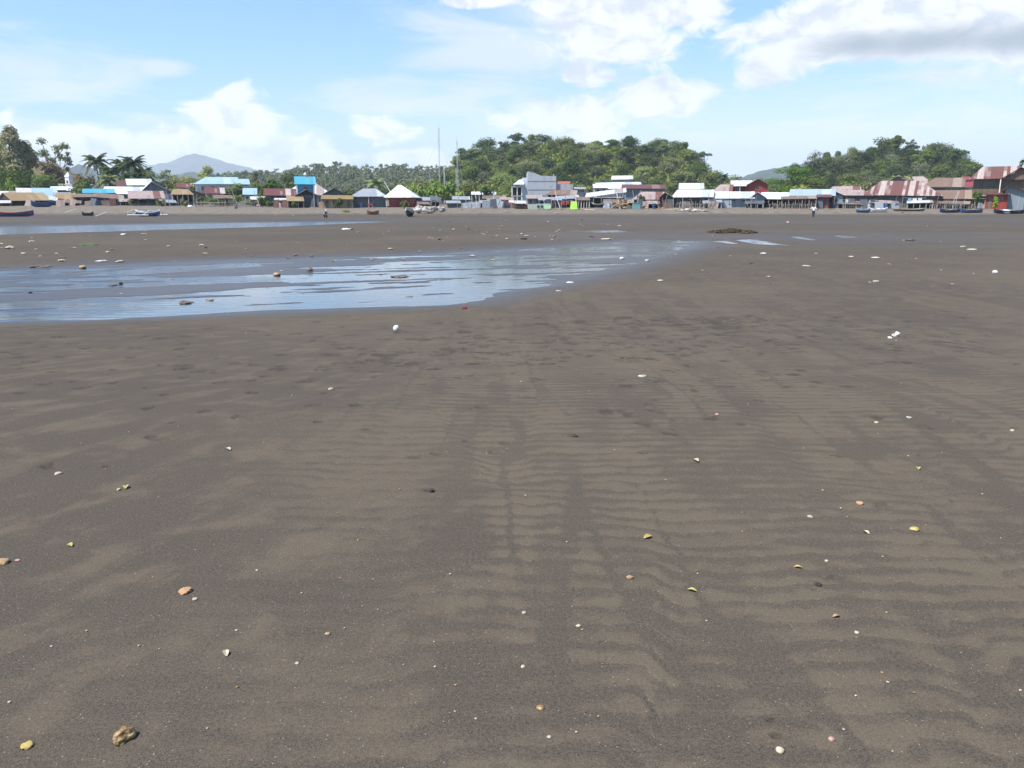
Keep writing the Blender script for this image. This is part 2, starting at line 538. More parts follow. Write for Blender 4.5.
def sand_mat():
    m, T = new_mat('volcanic_sand')
    P = T.n('ShaderNodeTexCoord').outputs['Object']
    s = T.n('ShaderNodeSeparateXYZ', Vector=P)
    x, y = s.outputs[0], s.outputs[1]
    P2 = T.n('ShaderNodeCombineXYZ', X=x, Y=y, Z=0.0).outputs[0]
    at_wet = T.n('ShaderNodeAttribute', dict(attribute_name='wet')).outputs['Fac']
    at_dry = T.n('ShaderNodeAttribute', dict(attribute_name='dry')).outputs['Fac']
    at_mark = T.n('ShaderNodeAttribute', dict(attribute_name='mark')).outputs['Fac']
    # wave ripples: crests across the view, broken into strips that run seaward, each strip out of step with the next
    jig = T.n('ShaderNodeTexNoise', dict(noise_dimensions='2D'), Vector=P2, Scale=6.5, Detail=3.0, Roughness=0.6)
    Pj = T.vm('ADD', P2, T.vm('SCALE', T.vm('SUBTRACT', jig.outputs[1], (0.5, 0.5, 0.5)), scale=0.10))
    lane = T.noise(T.vm('MULTIPLY', P2, (1.5, 0.16, 0)), 1.0, 2.0, 0.5, 0.6)
    lane2 = T.noise(T.vm('MULTIPLY', T.vm('ADD', P2, (7.3, 2.1, 0)), (0.7, 0.25, 0)), 1.0, 2.0, 0.5, 0.3)
    cell = T.n('ShaderNodeTexVoronoi', dict(voronoi_dimensions='2D', feature='SMOOTH_F1'), Vector=T.vm('MULTIPLY', Pj, (1.25, 0.42, 0)), Scale=1.0, Smoothness=0.22)
    shift = T.n('ShaderNodeSeparateColor', Color=cell.outputs['Color']).outputs[0]
    wob = T.noise(T.vm('MULTIPLY', P2, (1.1, 1.6, 0)), 1.0, 2.0, 0.5, 0.2)
    Pjs = T.n('ShaderNodeSeparateXYZ', Vector=Pj)
    ph = T.m('ADD', T.m('MULTIPLY', Pjs.outputs[1], 44.0), T.m('ADD', T.m('MULTIPLY', shift, 9.0), T.m('ADD', T.m('MULTIPLY', lane, 7.0), T.m('MULTIPLY', wob, 7.0))))
    sn = T.m('SINE', T.m('ADD', ph, T.m('MULTIPLY', T.m('SINE', ph), 0.55)))
    rip = T.ss(sn, -0.95, 0.55)
    # narrow run-off lines between the strips, wandering towards the sea
    lw = T.noise(T.vm('MULTIPLY', Pj, (1.7, 0.20, 0)), 1.0, 2.0, 0.45)
    line = T.m('ABSOLUTE', T.m('SUBTRACT', T.m('FRACT', T.m('MULTIPLY', lw, 5.0)), 0.5))
    line = T.m('MULTIPLY', T.ss(line, 0.16, 0.02), T.ss(T.noise(T.vm('MULTIPLY', P2, (0.8, 0.35, 0)), 1.0, 2.0), 0.38, 0.58))
    # where ripples show: right of a diagonal and towards the camera
    diag = T.m('ADD', T.m('ADD', x, T.m('MULTIPLY', y, 0.10)), T.m('MULTIPLY', T.m('SUBTRACT', lane2, 0.5), 2.8))
    rmask = T.m('MULTIPLY', T.ss(diag, -1.7, 0.2), T.ss(y, 30.0, 8.0, 0.25, 1.0))
    rmask = T.m('MULTIPLY', rmask, T.ss(lane2, 0.26, 0.44, 0.65, 1.0))
    smask = T.m('SUBTRACT', 1.0, rmask)
    # drained, streaky sand at the left: run-off lines slanting away
    ds = T.m('ADD', T.m('MULTIPLY', x, 0.88), T.m('MULTIPLY', y, -0.47))
    dl = T.m('ADD', T.m('MULTIPLY', x, 0.47), T.m('MULTIPLY', y, 0.88))
    run = T.noise(T.n('ShaderNodeCombineXYZ', X=T.m('MULTIPLY', ds, 4.2), Y=T.m('MULTIPLY', dl, 1.25), Z=0.0), 1.0, 5.0, 0.60, 0.4)
    silt = T.noise(T.vm('MULTIPLY', P2, (1.7, 2.3, 0)), 1.0, 4.0, 0.6, 0.4)
    lanes = T.ss(lane, 0.36, 0.60)
    fine = T.noise(P2, 9.0, 4.0, 0.65, 0.3)
    strength = T.ss(lane2, 0.33, 0.55, 0.22, 0.40)
    lf = T.m('ADD', T.m('ADD', T.m('MULTIPLY', rip, strength), T.m('MULTIPLY', lanes, 0.34)), T.m('MULTIPLY', T.m('SUBTRACT', silt, 0.5), 1.6))
    lf = T.m('ADD', lf, T.m('MULTIPLY', T.m('SUBTRACT', fine, 0.5), 1.0))
    lf = T.m('SUBTRACT', lf, T.m('MULTIPLY', line, 0.55))
    lf = T.ss(lf, 0.12, 0.66)
    sf = T.ss(T.m('ADD', T.m('ADD', T.m('MULTIPLY', run, 0.75), T.m('MULTIPLY', silt, 0.65)), T.m('MULTIPLY', T.m('SUBTRACT', fine, 0.5), 0.25)), 0.66, 0.88, 0.0, 1.0)
    tanf = T.m('ADD', T.m('MULTIPLY', lf, rmask), T.m('MULTIPLY', sf, smask))
    tanf = T.m('MULTIPLY', tanf, T.ss(y, 60.0, 9.0, 0.55, 1.0))
    big = T.noise(T.vm('MULTIPLY', P2, (0.09, 0.14, 0)), 1.0, 3.0, 0.55, 0.4)
    DARK, TAN = (0.069, 0.0565, 0.0437), (0.107, 0.0855, 0.060)
    c = T.mix(T.m('MULTIPLY', tanf, 0.72), DARK, TAN)
    c = T.mix(T.ss(big, 0.42, 0.68, 0.0, 0.50), c, (0.108, 0.085, 0.059))
    c = T.mix(T.ss(T.noise(T.vm('MULTIPLY', P2, (0.5, 2.2, 0)), 1.0, 4.0, 0.6), 0.52, 0.72, 0.0, 0.30), c, (0.060, 0.050, 0.040))
    # grains: pepper and salt
    near = T.ss(y, 14.0, 2.0)
    g1 = T.noise(P2, 190.0, 2.0, 0.7)
    g2 = T.noise(P2, 75.0, 2.0, 0.6)
    gr = T.m('ADD', T.m('MULTIPLY', T.m('SUBTRACT', g1, 0.5), 2.6), T.m('MULTIPLY', T.m('SUBTRACT', g2, 0.5), 1.1))
    gr = T.m('MULTIPLY', gr, T.m('MULTIPLY_ADD', tanf, -0.45, 1.0))
    c = T.mix(1.0, c, T.n('ShaderNodeCombineColor', Red=T.m('ADD', 1.0, gr), Green=T.m('ADD', 1.0, gr), Blue=T.m('ADD', 1.0, gr)).outputs[0], 'MULTIPLY')
    vor = T.n('ShaderNodeTexVoronoi', dict(voronoi_dimensions='2D'), Vector=P2, Scale=60.0)
    salt = T.m('MULTIPLY', T.ss(vor.outputs['Distance'], 0.16, 0.07), T.m('GREATER_THAN', T.n('ShaderNodeSeparateColor', Color=vor.outputs['Color']).outputs[0], 0.965))
    c = T.mix(T.m('MULTIPLY', salt, 0.38), c, (0.52, 0.49, 0.44))
    # foot marks with dent shade put into the colour, wet margins, dry upper beach
    c = T.mix(T.m('MULTIPLY', at_mark, 0.8), c, (0.040, 0.033, 0.028))
    c = T.mix(T.m('MULTIPLY', at_wet, 0.85), c, (0.046, 0.040, 0.036))
    dv = T.noise(T.vm('MULTIPLY', P2, (0.7, 1.4, 0)), 1.0, 5.0, 0.65)
    c = T.mix(at_dry, c, T.mix(T.ss(dv, 0.35, 0.68), (0.110, 0.090, 0.068), (0.215, 0.180, 0.138)))
    rough = T.m('SUBTRACT', T.m('MULTIPLY_ADD', at_wet, -0.42, 0.88), T.m('MULTIPLY', T.noise(T.vm('MULTIPLY', P2, (0.5, 2.0, 0)), 1.0, 3.0), T.m('MULTIPLY', at_wet, 0.12)))
    spec = T.m('MULTIPLY_ADD', at_wet, 0.40, 0.10)
    hgt = T.m('ADD', T.m('MULTIPLY', rip, T.m('MULTIPLY', rmask, 0.0042)), T.m('MULTIPLY', silt, 0.014))
    hgt = T.m('ADD', hgt, T.m('MULTIPLY', run, T.m('MULTIPLY', smask, 0.008)))
    hgt = T.m('MULTIPLY', hgt, T.m('MULTIPLY_ADD', at_wet, -0.8, 1.0))
    hgt = T.m('ADD', hgt, T.m('MULTIPLY', g1, 0.0022))
    bp = T.n('ShaderNodeBump', Height=hgt, Strength=0.9, Distance=1.0)
    out(T, T.n('ShaderNodeBsdfPrincipled', Base__Color=c, Roughness=rough, Specular__IOR__Level=spec, Normal=bp))
    return m


def water_mat(name, wave):
    m, T = new_mat(name)
    P = T.n('ShaderNodeTexCoord').outputs['Object']
    s = T.n('ShaderNodeSeparateXYZ', Vector=P)
    wn = T.noise(T.vm('MULTIPLY', P, (1.0, 2.6, 1.0)), 2.2, 3.0, 0.55, 0.3)
    # wind ripples come in at the far left end
    win = T.ss(T.m('ADD', s.outputs[0], T.m('MULTIPLY', T.noise(P, 0.35, 2.0), 5.0)), -3.5, -9.0)
    wv = T.n('ShaderNodeTexWave', dict(wave_type='BANDS', bands_direction='Y', wave_profile='SIN'), Vector=T.vm('MULTIPLY', P, (0.35, 1.0, 1.0)), Scale=0.85, Distortion=2.6, Detail=2.0, Detail__Scale=1.6).outputs[1]
    h = T.m('ADD', T.m('MULTIPLY', wn, 0.0050 * wave), T.m('MULTIPLY', T.m('MULTIPLY', wv, win), 0.016 * wave))
    bp = T.n('ShaderNodeBump', Height=h, Strength=1.0, Distance=1.0)
    fr = T.n('ShaderNodeFresnel', IOR=1.33, Normal=bp)
    tr = T.n('ShaderNodeBsdfTransparent', Color=(0.72, 0.74, 0.70))
    gl = T.n('ShaderNodeBsdfGlossy', Color=(0.95, 0.97, 1.0), Roughness=0.09, Normal=bp)
    out(T, T.n('ShaderNodeMixShader', Fac=T.m('MINIMUM', T.m('MULTIPLY', fr, 1.2), 0.95), _1=tr, _2=gl))
    return m


M = {}
M['sand'] = sand_mat()
M['pool'] = water_mat('pool_water', 1.0)
M['channel'] = water_mat('channel_water', 0.6)
M['undergrowth'] = plain('hill_undergrowth', (0.030, 0.050, 0.016), 0.9, 0.35, 0.12, 0.1)
M['dry_slope'] = plain('dry_slope', (0.17, 0.135, 0.075), 0.95, 0.3, 0.35, 0.05)
M['far_forest'] = plain('far_forest', (0.022, 0.036, 0.020), 0.95, 0.4, 0.02, 0.05)
M['mountain'] = plain('mountain_slope', (0.040, 0.060, 0.045), 0.95, 0.4, 0.006, 0.05)
M['dry_bush'] = leaf_mat('dry_brush_leaf', (0.16, 0.125, 0.055), (0.26, 0.21, 0.10))
M['leaf_dark'] = leaf_mat('dark_leaf', (0.042, 0.070, 0.022), (0.120, 0.160, 0.046))
M['leaf_mid'] = leaf_mat('mid_leaf', (0.066, 0.104, 0.026), (0.190, 0.230, 0.062))
M['leaf_olive'] = leaf_mat('olive_leaf', (0.105, 0.120, 0.035), (0.265, 0.275, 0.095))
M['leaf_bright'] = leaf_mat('bright_leaf', (0.085, 0.140, 0.022), (0.230, 0.300, 0.060))
M['leaf_grey'] = leaf_mat('grey_leaf', (0.080, 0.096, 0.050), (0.205, 0.215, 0.120))
M['leaf_pale'] = leaf_mat('pale_olive_leaf', (0.190, 0.185, 0.070), (0.420, 0.400, 0.180))
M['palm_leaf'] = leaf_mat('palm_leaf', (0.040, 0.062, 0.024), (0.165, 0.190, 0.080), 0.2)
M['bark'] = plain('bark', (0.16, 0.135, 0.105), 0.9, 0.3, 2.0, 0.1)
M['pale_bark'] = plain('pale_bark', (0.36, 0.33, 0.28), 0.9, 0.25, 2.0, 0.1)

# ------------------------------------------------------------------ ground: one sheet from behind the camera to the skyline
rows_px = np.concatenate([np.arange(800, 330, -0.62), np.arange(330, 207.5, -0.36)])
vv = (rows_px - 384) / F_PX
slope = (math.sin(TH) + vv * math.cos(TH)) / (math.cos(TH) - vv * math.sin(TH))
zref = np.interp(rows_px, [207, 222, 240, 322, 420, 800], [-0.3, -0.78, -0.62, -0.62, 0, 0])
gy = (CAM_Z - zref) / slope
gy = np.maximum.accumulate(gy)
gy = np.concatenate([[-30, -12, -5, -2, -0.5, 0.3, 0.9, 1.3, 1.6], gy[gy > 1.7]])
gy = gy[np.concatenate([[True], np.diff(gy) > 1e-3])]
last = gy[-1]
gy = np.concatenate([gy, np.linspace(last + 0.5, 200, 70), np.geomspace(206, 9000, 42)])
gu = np.concatenate([np.linspace(-2.6, -0.82, 40), np.linspace(-0.80, 0.80, 760), np.linspace(0.82, 2.6, 40)])
GX = gu[None, :] * (np.maximum(gy, 0)[:, None] * 0.98 + 1.2)
GYY = np.repeat(gy[:, None], len(gu), 1)
GX = np.where(GYY < 0, gu[None, :] * 12, GX)
hz, wet, dry = shore(GX.ravel(), GYY.ravel())
hz, wet, dry = [a.reshape(GX.shape) for a in (hz, wet, dry)]
mark = np.zeros_like(hz)
rng = np.random.default_rng(4)


def dent(x, y, rx, ry, ang, depth, dark):
    """a foot mark pressed into the sheet"""
    R = max(rx, ry) * 2.2
    j0, j1 = np.searchsorted(gy, [y - R, y + R])
    if j1 <= j0:
        return
    us = (x + np.array([-R, R])) / (y * 0.98 + 1.2)
    i0, i1 = np.searchsorted(gu, [us.min(), us.max()])
    if i1 <= i0:
        return
    X, Y = GX[j0:j1, i0:i1] - x, GYY[j0:j1, i0:i1] - y
    ca, sa = math.cos(ang), math.sin(ang)
    r = np.sqrt(((X * ca + Y * sa) / rx) ** 2 + ((-X * sa + Y * ca) / ry) ** 2)
    r = r + 0.6 * vnoise(X * 16 + x * 3, Y * 16 + y * 5, 3) + 0.4 * vnoise(X * 38 + x, Y * 38, 5)
    hz[j0:j1, i0:i1] += -depth * sstep(r, 1.0, 0.35)
    mark[j0:j1, i0:i1] = np.maximum(mark[j0:j1, i0:i1], dark * sstep(r, 1.05, 0.45))


def foot_marks():
    spots = []
    for cx, cy, n, sx, sy in ((420, 352, 150, 150, 24), (600, 340, 150, 150, 22), (150, 380, 36, 140, 30), (760, 325, 110, 100, 24), (690, 375, 40, 110, 36), (700, 318, 110, 140, 14),
                              (930, 340, 50, 80, 24), (60, 350, 18, 90, 18), (880, 300, 18, 90, 16), (420, 430, 12, 160, 40), (800, 420, 14, 160, 60), (260, 330, 24, 160, 10)):
        for _ in range(n):
            spots.append((cx + rng.normal() * sx * 0.6, cy + rng.normal() * sy * 0.6, rng.uniform(.5, 1.0)))
    for px, py, d in spots:
        if py < 316 or px < -40 or px > 1060:
            continue
        p = ground(px, py)
        k = rng.uniform(0.8, 1.4)
        k *= rng.uniform(.6, 1.2) * min(1.0, .35 + p.y * .065)
        dent(p.x, p.y, 0.085 * k * max(1.0, p.y / 11), 0.07 * k * max(1.0, p.y / 8), rng.uniform(-0.4, 0.4), rng.uniform(0.006, 0.016), d)
    # the plain ones one can point at
    for px, py, w, d in ((575, 436, .10, .9), (565, 413, .13, .6), (605, 411, .18, .75), (645, 424, .16, .7), (676, 420, .06, .5), (655, 410, .12, .6), (690, 385, .12, .7), (700, 407, .07, .6),
                         (431, 490, .08, .7), (50, 467, .13, .7), (155, 437, .16, .6), (240, 417, .15, .7), (108, 466, .06, .5), (835, 577, .11, .45), (818, 590, .06, .5),
                         (765, 380, .12, .7), (700, 396, .1, .5), (505, 443, .1, .5), (952, 500, .05, .6), (805, 495, .09, .5), (945, 311, .18, .9), (965, 310, .14, .9), (1010, 330, .2, .7), (975, 312, .1, .8),
                         (885, 505, .13, .4), (780, 735, .05, .7), (774, 720, .04, .6), (315, 405, .12, .5), (495, 72 + 380, .1, .5)):
        p = ground(px, py)
        dent(p.x, p.y, w * .6, w * 0.42, rng.uniform(-.5, .5), 0.012, d * 0.9)


foot_marks()
nr, nc = GX.shape
idx = np.arange(nr * nc).reshape(nr, nc)
quads = np.stack([idx[:-1, :-1], idx[:-1, 1:], idx[1:, 1:], idx[1:, :-1]], -1).reshape(-1, 4)
me = np_mesh('beach_ground', np.stack([GX, GYY, hz], -1).reshape(-1, 3), quads, M['sand'], True)
for nm, arr in (('wet', wet), ('dry', dry), ('mark', mark)):
    a = me.attributes.new(nm, 'FLOAT', 'POINT')
    a.data.foreach_set('value', arr.ravel().astype(np.float32))
tag(link(bpy.data.objects.new('beach_ground', me)), 'dark rippled volcanic sand of the tidal beach', 'ground', kind='structure')


def water_sheet(name, pts, z, mat, label):
    mb = MB()
    mb.add([(x, y, z) for x, y in pts], [tuple(range(len(pts)))])
    o = mb.build(name, mat)
    bm = bmesh.new()
    bm.from_mesh(o.data)
    bmesh.ops.triangulate(bm, faces=bm.faces)
    for f in bm.faces:
        if f.normal.z < 0:
            f.normal_flip()
    bm.to_mesh(o.data)
    bm.free()
    tag(o, label, 'water', kind='structure')


water_sheet('tidal_pool_water', flat([(-300, 352), (0, 327), (200, 320), (400, 312), (480, 307), (530, 296), (590, 284), (650, 268), (700, 252), (800, 249.5), (875, 240.5), (870, 233), (700, 229), (545, 228.5), (470, 246), (300, 253), (0, 265), (-300, 278)], LEVEL_POOL),
            LEVEL_POOL, M['pool'], 'shallow blue tidal pool reflecting the sky')
water_sheet('channel_water', flat([(-340, 250), (0, 239), (128, 234), (250, 230), (330, 226.5), (400, 223.4), (400, 220.9), (250, 221.6), (128, 223.4), (0, 225.4), (-340, 229)], LEVEL_CHANNEL),
            LEVEL_CHANNEL, M['channel'], 'narrow strip of blue water below the village beach')


# ------------------------------------------------------------------ hills
def outline_hill(name, outline, Yr, Y0, Y1, mat, kind_label, drop=0.0, rough=1.2, nx=90, ny=24, seed=0, back=None):
    """a hill whose crest stands at Yr and follows heights read at picture columns; falls to the plain at Y0 (front) and Y1 (back)"""
    pxs = [p[0] for p in outline]
    X = [at(p[0], p[1] + drop, Yr).x for p in outline]
    Z = [at(p[0], p[1] + drop, Yr).z for p in outline]
    base = height(0, min(Y0, 600))

    def hfun(x, y):
        x, y = np.asarray(x, float), np.asarray(y, float)
        crest = np.interp(x * Yr / np.maximum(0.35 * y + 0.65 * Yr, 1), X, Z, left=base - 2, right=base - 2)
        t = np.where(y < Yr, sstep(y, Y0, Yr) * 0.5 + 0.5 * np.clip((y - Y0) / (Yr - Y0), 0, 1), 1 - sstep(y, Yr, Y1))
        return base - 1.5 + (np.maximum(crest, base) - base + 1.5) * t + rough * fbm(x / 14, y / 14, seed, 3) * t
    xs = np.linspace(min(X) - 0.12 * (max(X) - min(X)), max(X) + 0.12 * (max(X) - min(X)), nx)
    ys = np.concatenate([np.linspace(Y0, Yr, ny), np.linspace(Yr, Y1, max(6, ny // 2))[1:]])
    XX, YY = np.meshgrid(xs, ys)
    ZZ = hfun(XX, YY)
    ii = np.arange(XX.size).reshape(XX.shape)
    q = np.stack([ii[:-1, :-1], ii[:-1, 1:], ii[1:, 1:], ii[1:, :-1]], -1).reshape(-1, 4)
    m = np_mesh(name, np.stack([XX, YY, ZZ], -1).reshape(-1, 3), q, mat, True)
    tag(link(bpy.data.objects.new(name, m)), kind_label, 'hill', kind='structure')
    return hfun


MID_OUT = [(430, 196), (447, 180), (455, 158), (465, 150), (480, 144), (500, 141), (530, 137), (552, 134), (580, 140), (610, 137), (640, 140), (672, 137), (686, 147), (694, 161), (706, 168), (722, 181), (745, 187), (775, 196)]
RIGHT_OUT = [(765, 196), (785, 180), (800, 162), (820, 154), (842, 149), (870, 145), (882, 140), (900, 143), (915, 149), (930, 145), (945, 150), (958, 156), (968, 167), (980, 180), (1000, 192)]
LEFT_OUT = [(180, 186), (215, 180), (240, 176), (262, 175), (290, 174), (310, 169), (332, 166), (360, 170), (400, 169), (440, 171), (470, 170), (500, 175), (560, 180)]
mid_h = outline_hill('wooded_hill', MID_OUT, 420, 300, 560, M['undergrowth'], 'green wooded hill behind the middle of the village', 15)
right_h = outline_hill('wooded_hill', RIGHT_OUT, 390, 280, 520, M['undergrowth'], 'green wooded hill behind the right of the village', 14, seed=4)
left_h = outline_hill('wooded_ridge', LEFT_OUT, 640, 480, 800, M['undergrowth'], 'low wooded ridge behind the left of the village', 6, seed=8)
left_rise = outline_hill('dry_rise', [(-160, 150), (-60, 146), (0, 148), (25, 156), (45, 163), (60, 168), (75, 175), (90, 183), (108, 194)], 285, 236, 360, M['dry_slope'], 'brown dry slope rising behind the huts at the far left', 0, 0.8, nx=60, seed=21)
far_h = outline_hill('distant_hill', [(640, 196), (700, 186), (735, 180), (755, 173), (770, 169), (790, 166), (815, 163), (850, 160), (880, 166), (920, 180), (960, 192)], 2600, 2200, 3300, M['far_forest'],
                     'hazy blue hill beyond the gap between the hills', 0, 6, seed=12, nx=140, ny=40)
far2_h = outline_hill('distant_hill', [(20, 198), (50, 186), (62, 178), (72, 172), (78, 164), (88, 168), (100, 176), (130, 182), (165, 178), (190, 172), (215, 176), (260, 182), (330, 190)], 3000, 2500, 3800, M['far_forest'],
                      'hazy blue foothill low behind the coconut palms', 0, 7, seed=15, nx=140, ny=40)


def mountain():
    Yr = 7500
    o = [(-60, 190), (20, 182), (75, 172), (120, 170), (150, 166), (165, 162), (178, 157), (192, 153), (203, 153.5), (214, 157.5), (226, 162), (242, 167), (260, 171), (290, 177), (330, 184), (400, 193)]
    X = [at(p[0], p[1], Yr).x for p in o]
    Z = [at(p[0], p[1], Yr).z for p in o]
    xs = np.linspace(X[0], X[-1], 220)
    ys = np.concatenate([np.linspace(5800, Yr, 70), np.linspace(Yr, 8600, 20)[1:]])
    XX, YY = np.meshgrid(xs, ys)
    crest = np.interp(XX, X, Z) + 32 * fbm(XX / 190, YY / 1300, 77, 4) * np.clip(np.interp(XX, X, Z) / 150, 0, 1)
    t = np.where(YY < Yr, np.clip((YY - 5800) / (Yr - 5800), 0, 1) ** 1.25, 1 - sstep(YY, Yr, 8600))
    ridge = np.abs(fbm(XX / 230 + 0.2 * fbm(XX / 600, YY / 600, 3, 2), YY / 600, 40, 4))
    ZZ = 2 + (crest - 2) * t - 120 * ridge * np.sin(np.pi * np.clip(t, 0, 1)) ** 0.8 * (crest / 360) + 4 * fbm(XX / 40, YY / 40, 44, 3)
    ii = np.arange(XX.size).reshape(XX.shape)
    q = np.stack([ii[:-1, :-1], ii[:-1, 1:], ii[1:, 1:], ii[1:, :-1]], -1).reshape(-1, 4)
    m = np_mesh('mountain', np.stack([XX, YY, ZZ], -1).reshape(-1, 3), q, M['mountain'], True)
    tag(link(bpy.data.objects.new('mountain', m)), 'hazy blue mountain with its top in the clouds', 'mountain', kind='structure')


mountain()


def haze():
    m, T = new_mat('haze_air')
    T.n('ShaderNodeOutputMaterial', Volume=T.n('ShaderNodeVolumePrincipled', Color=(0.84, 0.93, 1.0), Density=HAZE_DENSITY, Anisotropy=0.0))
    mb = MB().box(-25000, 25000, -60, 9100, -6, 500)
    tag(mb.build('haze', m), 'thin pale blue haze over the shore and the mountain', 'haze', kind='stuff')


HAZE_DENSITY = 0.00018
haze()


# ------------------------------------------------------------------ trees
def leaf_cloud(lobes, n, size, seed, flat_up=0.5, shell=0.42, gap=0.0):
    """n leaf sprays (bent quads) spread through overlapping lobes; lobes = (x, y, z, rx, ry, rz)"""
    r = np.random.default_rng(seed)
    L = np.array(lobes, float)
    vol = (L[:, 3] * L[:, 4] * L[:, 5]) ** 0.75
    k = r.choice(len(L), n, p=vol / vol.sum())
    d = r.normal(size=(n, 3))
    d /= np.linalg.norm(d, axis=1)[:, None]
    d[:, 2] = np.where(d[:, 2] < -0.45, -d[:, 2] * 0.6, d[:, 2])
    rad = r.random(n) ** shell
    c = L[k, :3] + d * L[k, 3:] * rad[:, None]
    if gap > 0:
        keep = vnoise(c[:, 0] * 0.9 + seed, c[:, 2] * 0.9 + c[:, 1] * 0.5, seed) > -gap
        c, d = c[keep], d[keep]
        n = len(c)
    nrm = d * 1.0 + r.normal(size=(n, 3)) * 0.38 + np.array([0, 0, flat_up])
    nrm /= np.linalg.norm(nrm, axis=1)[:, None]
    t = np.cross(nrm, r.normal(size=(n, 3)))
    t /= np.linalg.norm(t, axis=1)[:, None]
    b = np.cross(nrm, t)
    s = size * r.uniform(0.55, 1.35, n)[:, None]
    a = r.uniform(0.45, 0.85, n)[:, None]
    v = np.stack([c - t * s * 0.5, c + b * s * a * 0.5 - nrm * s * 0.12, c + t * s * 0.55, c - b * s * a * 0.5 - nrm * s * 0.12], 1)
    return v.reshape(-1, 3)


def quads_of(v):
    return np.arange(len(v)).reshape(-1, 4)


def lobes_for(kind, h, w, seed):
    r = random.Random(seed)
    out_ = []
    if kind == 'round':
        for _ in range(15):
            a, q = r.uniform(0, 6.28), r.random() ** 0.6
            k = r.uniform(0.22, 0.36)
            out_.append((math.cos(a) * q * w * .38, math.sin(a) * q * w * .38, h * r.uniform(0.26, 0.84) - q * h * 0.08, w * k, w * k, h * k * 0.80))
    elif kind == 'tall':
        for i in range(9):
            f = i / 8
            a = r.uniform(0, 6.28)
            q = w * 0.22 * r.random()
            k = (0.34 - 0.18 * abs(f - 0.45)) * r.uniform(.8, 1.15)
            out_.append((math.cos(a) * q, math.sin(a) * q, h * (0.16 + 0.76 * f), w * k, w * k, h * 0.14))
    elif kind == 'umbrella':
        for _ in range(9):
            a, q = r.uniform(0, 6.28), r.random() ** 0.5
            out_.append((math.cos(a) * q * w * .42, math.sin(a) * q * w * .42, h * r.uniform(.80, .93) - q * q * h * .10, w * .19, w * .19, h * .075))
    elif kind == 'sparse':
        for _ in range(10):
            a, q = r.uniform(0, 6.28), r.random() ** 0.5
            out_.append((math.cos(a) * q * w * .42, math.sin(a) * q * w * .42, h * r.uniform(.45, .93), w * .13, w * .13, h * .075))
    elif kind == 'tiered':
        for i in range(14):
            a, q = r.uniform(0, 6.28), r.random() ** 0.5
            f = r.random()
            ww = w * (0.50 - 0.22 * f)
            out_.append((math.cos(a) * q * ww, math.sin(a) * q * ww, h * (0.14 + 0.74 * f), w * .25, w * .25, h * .12))
    elif kind == 'bush':
        for _ in range(8):
            a, q = r.uniform(0, 6.28), r.random() ** 0.5
            out_.append((math.cos(a) * q * w * .36, math.sin(a) * q * w * .36, h * r.uniform(.25, .68), w * .2, w * .2, h * .3))
    return out_


def tree_meshes(kind, h, w, n, leaf, mat, bark, seed, gap=0.0, shell=0.42):
    """crown and trunk meshes of one tree"""
    lobes = lobes_for(kind, h, w, seed)
    v = leaf_cloud(lobes, n, leaf, seed, gap=gap, shell=shell)
    crown = np_mesh('crown', v, quads_of(v), mat)
    mb = MB()
    r = random.Random(seed + 5)
    top = h * (0.62 if kind != 'bush' else 0.35)
    bend = (r.uniform(-.04, .04) * h, r.uniform(-.04, .04) * h)
    tr = max(0.10, h * 0.018)
    mb.tube([(0, 0, -0.6), (bend[0] * .3, bend[1] * .3, top * .4), (bend[0], bend[1], top)], [tr * 1.4, tr, tr * .6], 6)
    for lb in lobes[:7]:
        z0 = top * r.uniform(.45, .95)
        f = z0 / top
        mb.tube([(bend[0] * f, bend[1] * f, z0), (lb[0] * .55 + bend[0] * .3, lb[1] * .55 + bend[1] * .3, (z0 + lb[2]) * .52), (lb[0], lb[1], lb[2])], [tr * .5, tr * .33, tr * .14], 5)
    return crown, mb.mesh('trunk', bark)


def place_tree(meshes, loc, label, cat='tree', group=None, name='tree', rz=0.0, s=1.0, sz=1.0):
    root = empty(name, loc, label, cat, group, rz)
    root.scale = (s, s, s * sz)
    for nm, me_ in zip(('crown', 'trunk'), meshes):
        link(bpy.data.objects.new(nm, me_), root)
    return root


PROTO = {}
for i, (kind, h, w, mat, bark) in enumerate([
        ('round', 13, 11, 'leaf_dark', 'bark'), ('round', 12, 12, 'leaf_mid', 'bark'), ('round', 14, 10, 'leaf_olive', 'pale_bark'), ('tall', 11, 8, 'leaf_dark', 'bark'),
        ('tall', 11, 9, 'leaf_mid', 'pale_bark'), ('tiered', 14, 11, 'leaf_dark', 'bark'), ('round', 11, 11, 'leaf_grey', 'pale_bark'), ('tiered', 13, 10, 'leaf_mid', 'bark'), ('bush', 8, 10, 'leaf_bright', 'bark'),
        ('round', 12, 10, 'leaf_dark', 'pale_bark')]):
    PROTO[i] = tree_meshes(kind, h, w * 1.15, 2400, 0.85, M[mat], M[bark], 100 + i)

rt = random.Random(11)


def forest(hfun, x_of_row, rows, step, picks, label, group):
    k = 0
    for j, Y in enumerate(rows):
        x0, x1 = x_of_row(Y)
        x = x0 + rt.uniform(0, step)
        while x < x1:
            X, YY = x + rt.uniform(-1.8, 1.8), Y + rt.uniform(-4, 4)
            z = float(hfun(np.array([X]), np.array([YY]))[0])
            if z > 2.2:
                place_tree(PROTO[rt.choice(picks)], (X, YY, z - 0.5), label, 'tree', group, 'tree', rt.uniform(0, 6.28), rt.uniform(0.52, 0.86), rt.uniform(0.82, 1.08))
                k += 1
            x += step * rt.uniform(0.8, 1.25)
    return k


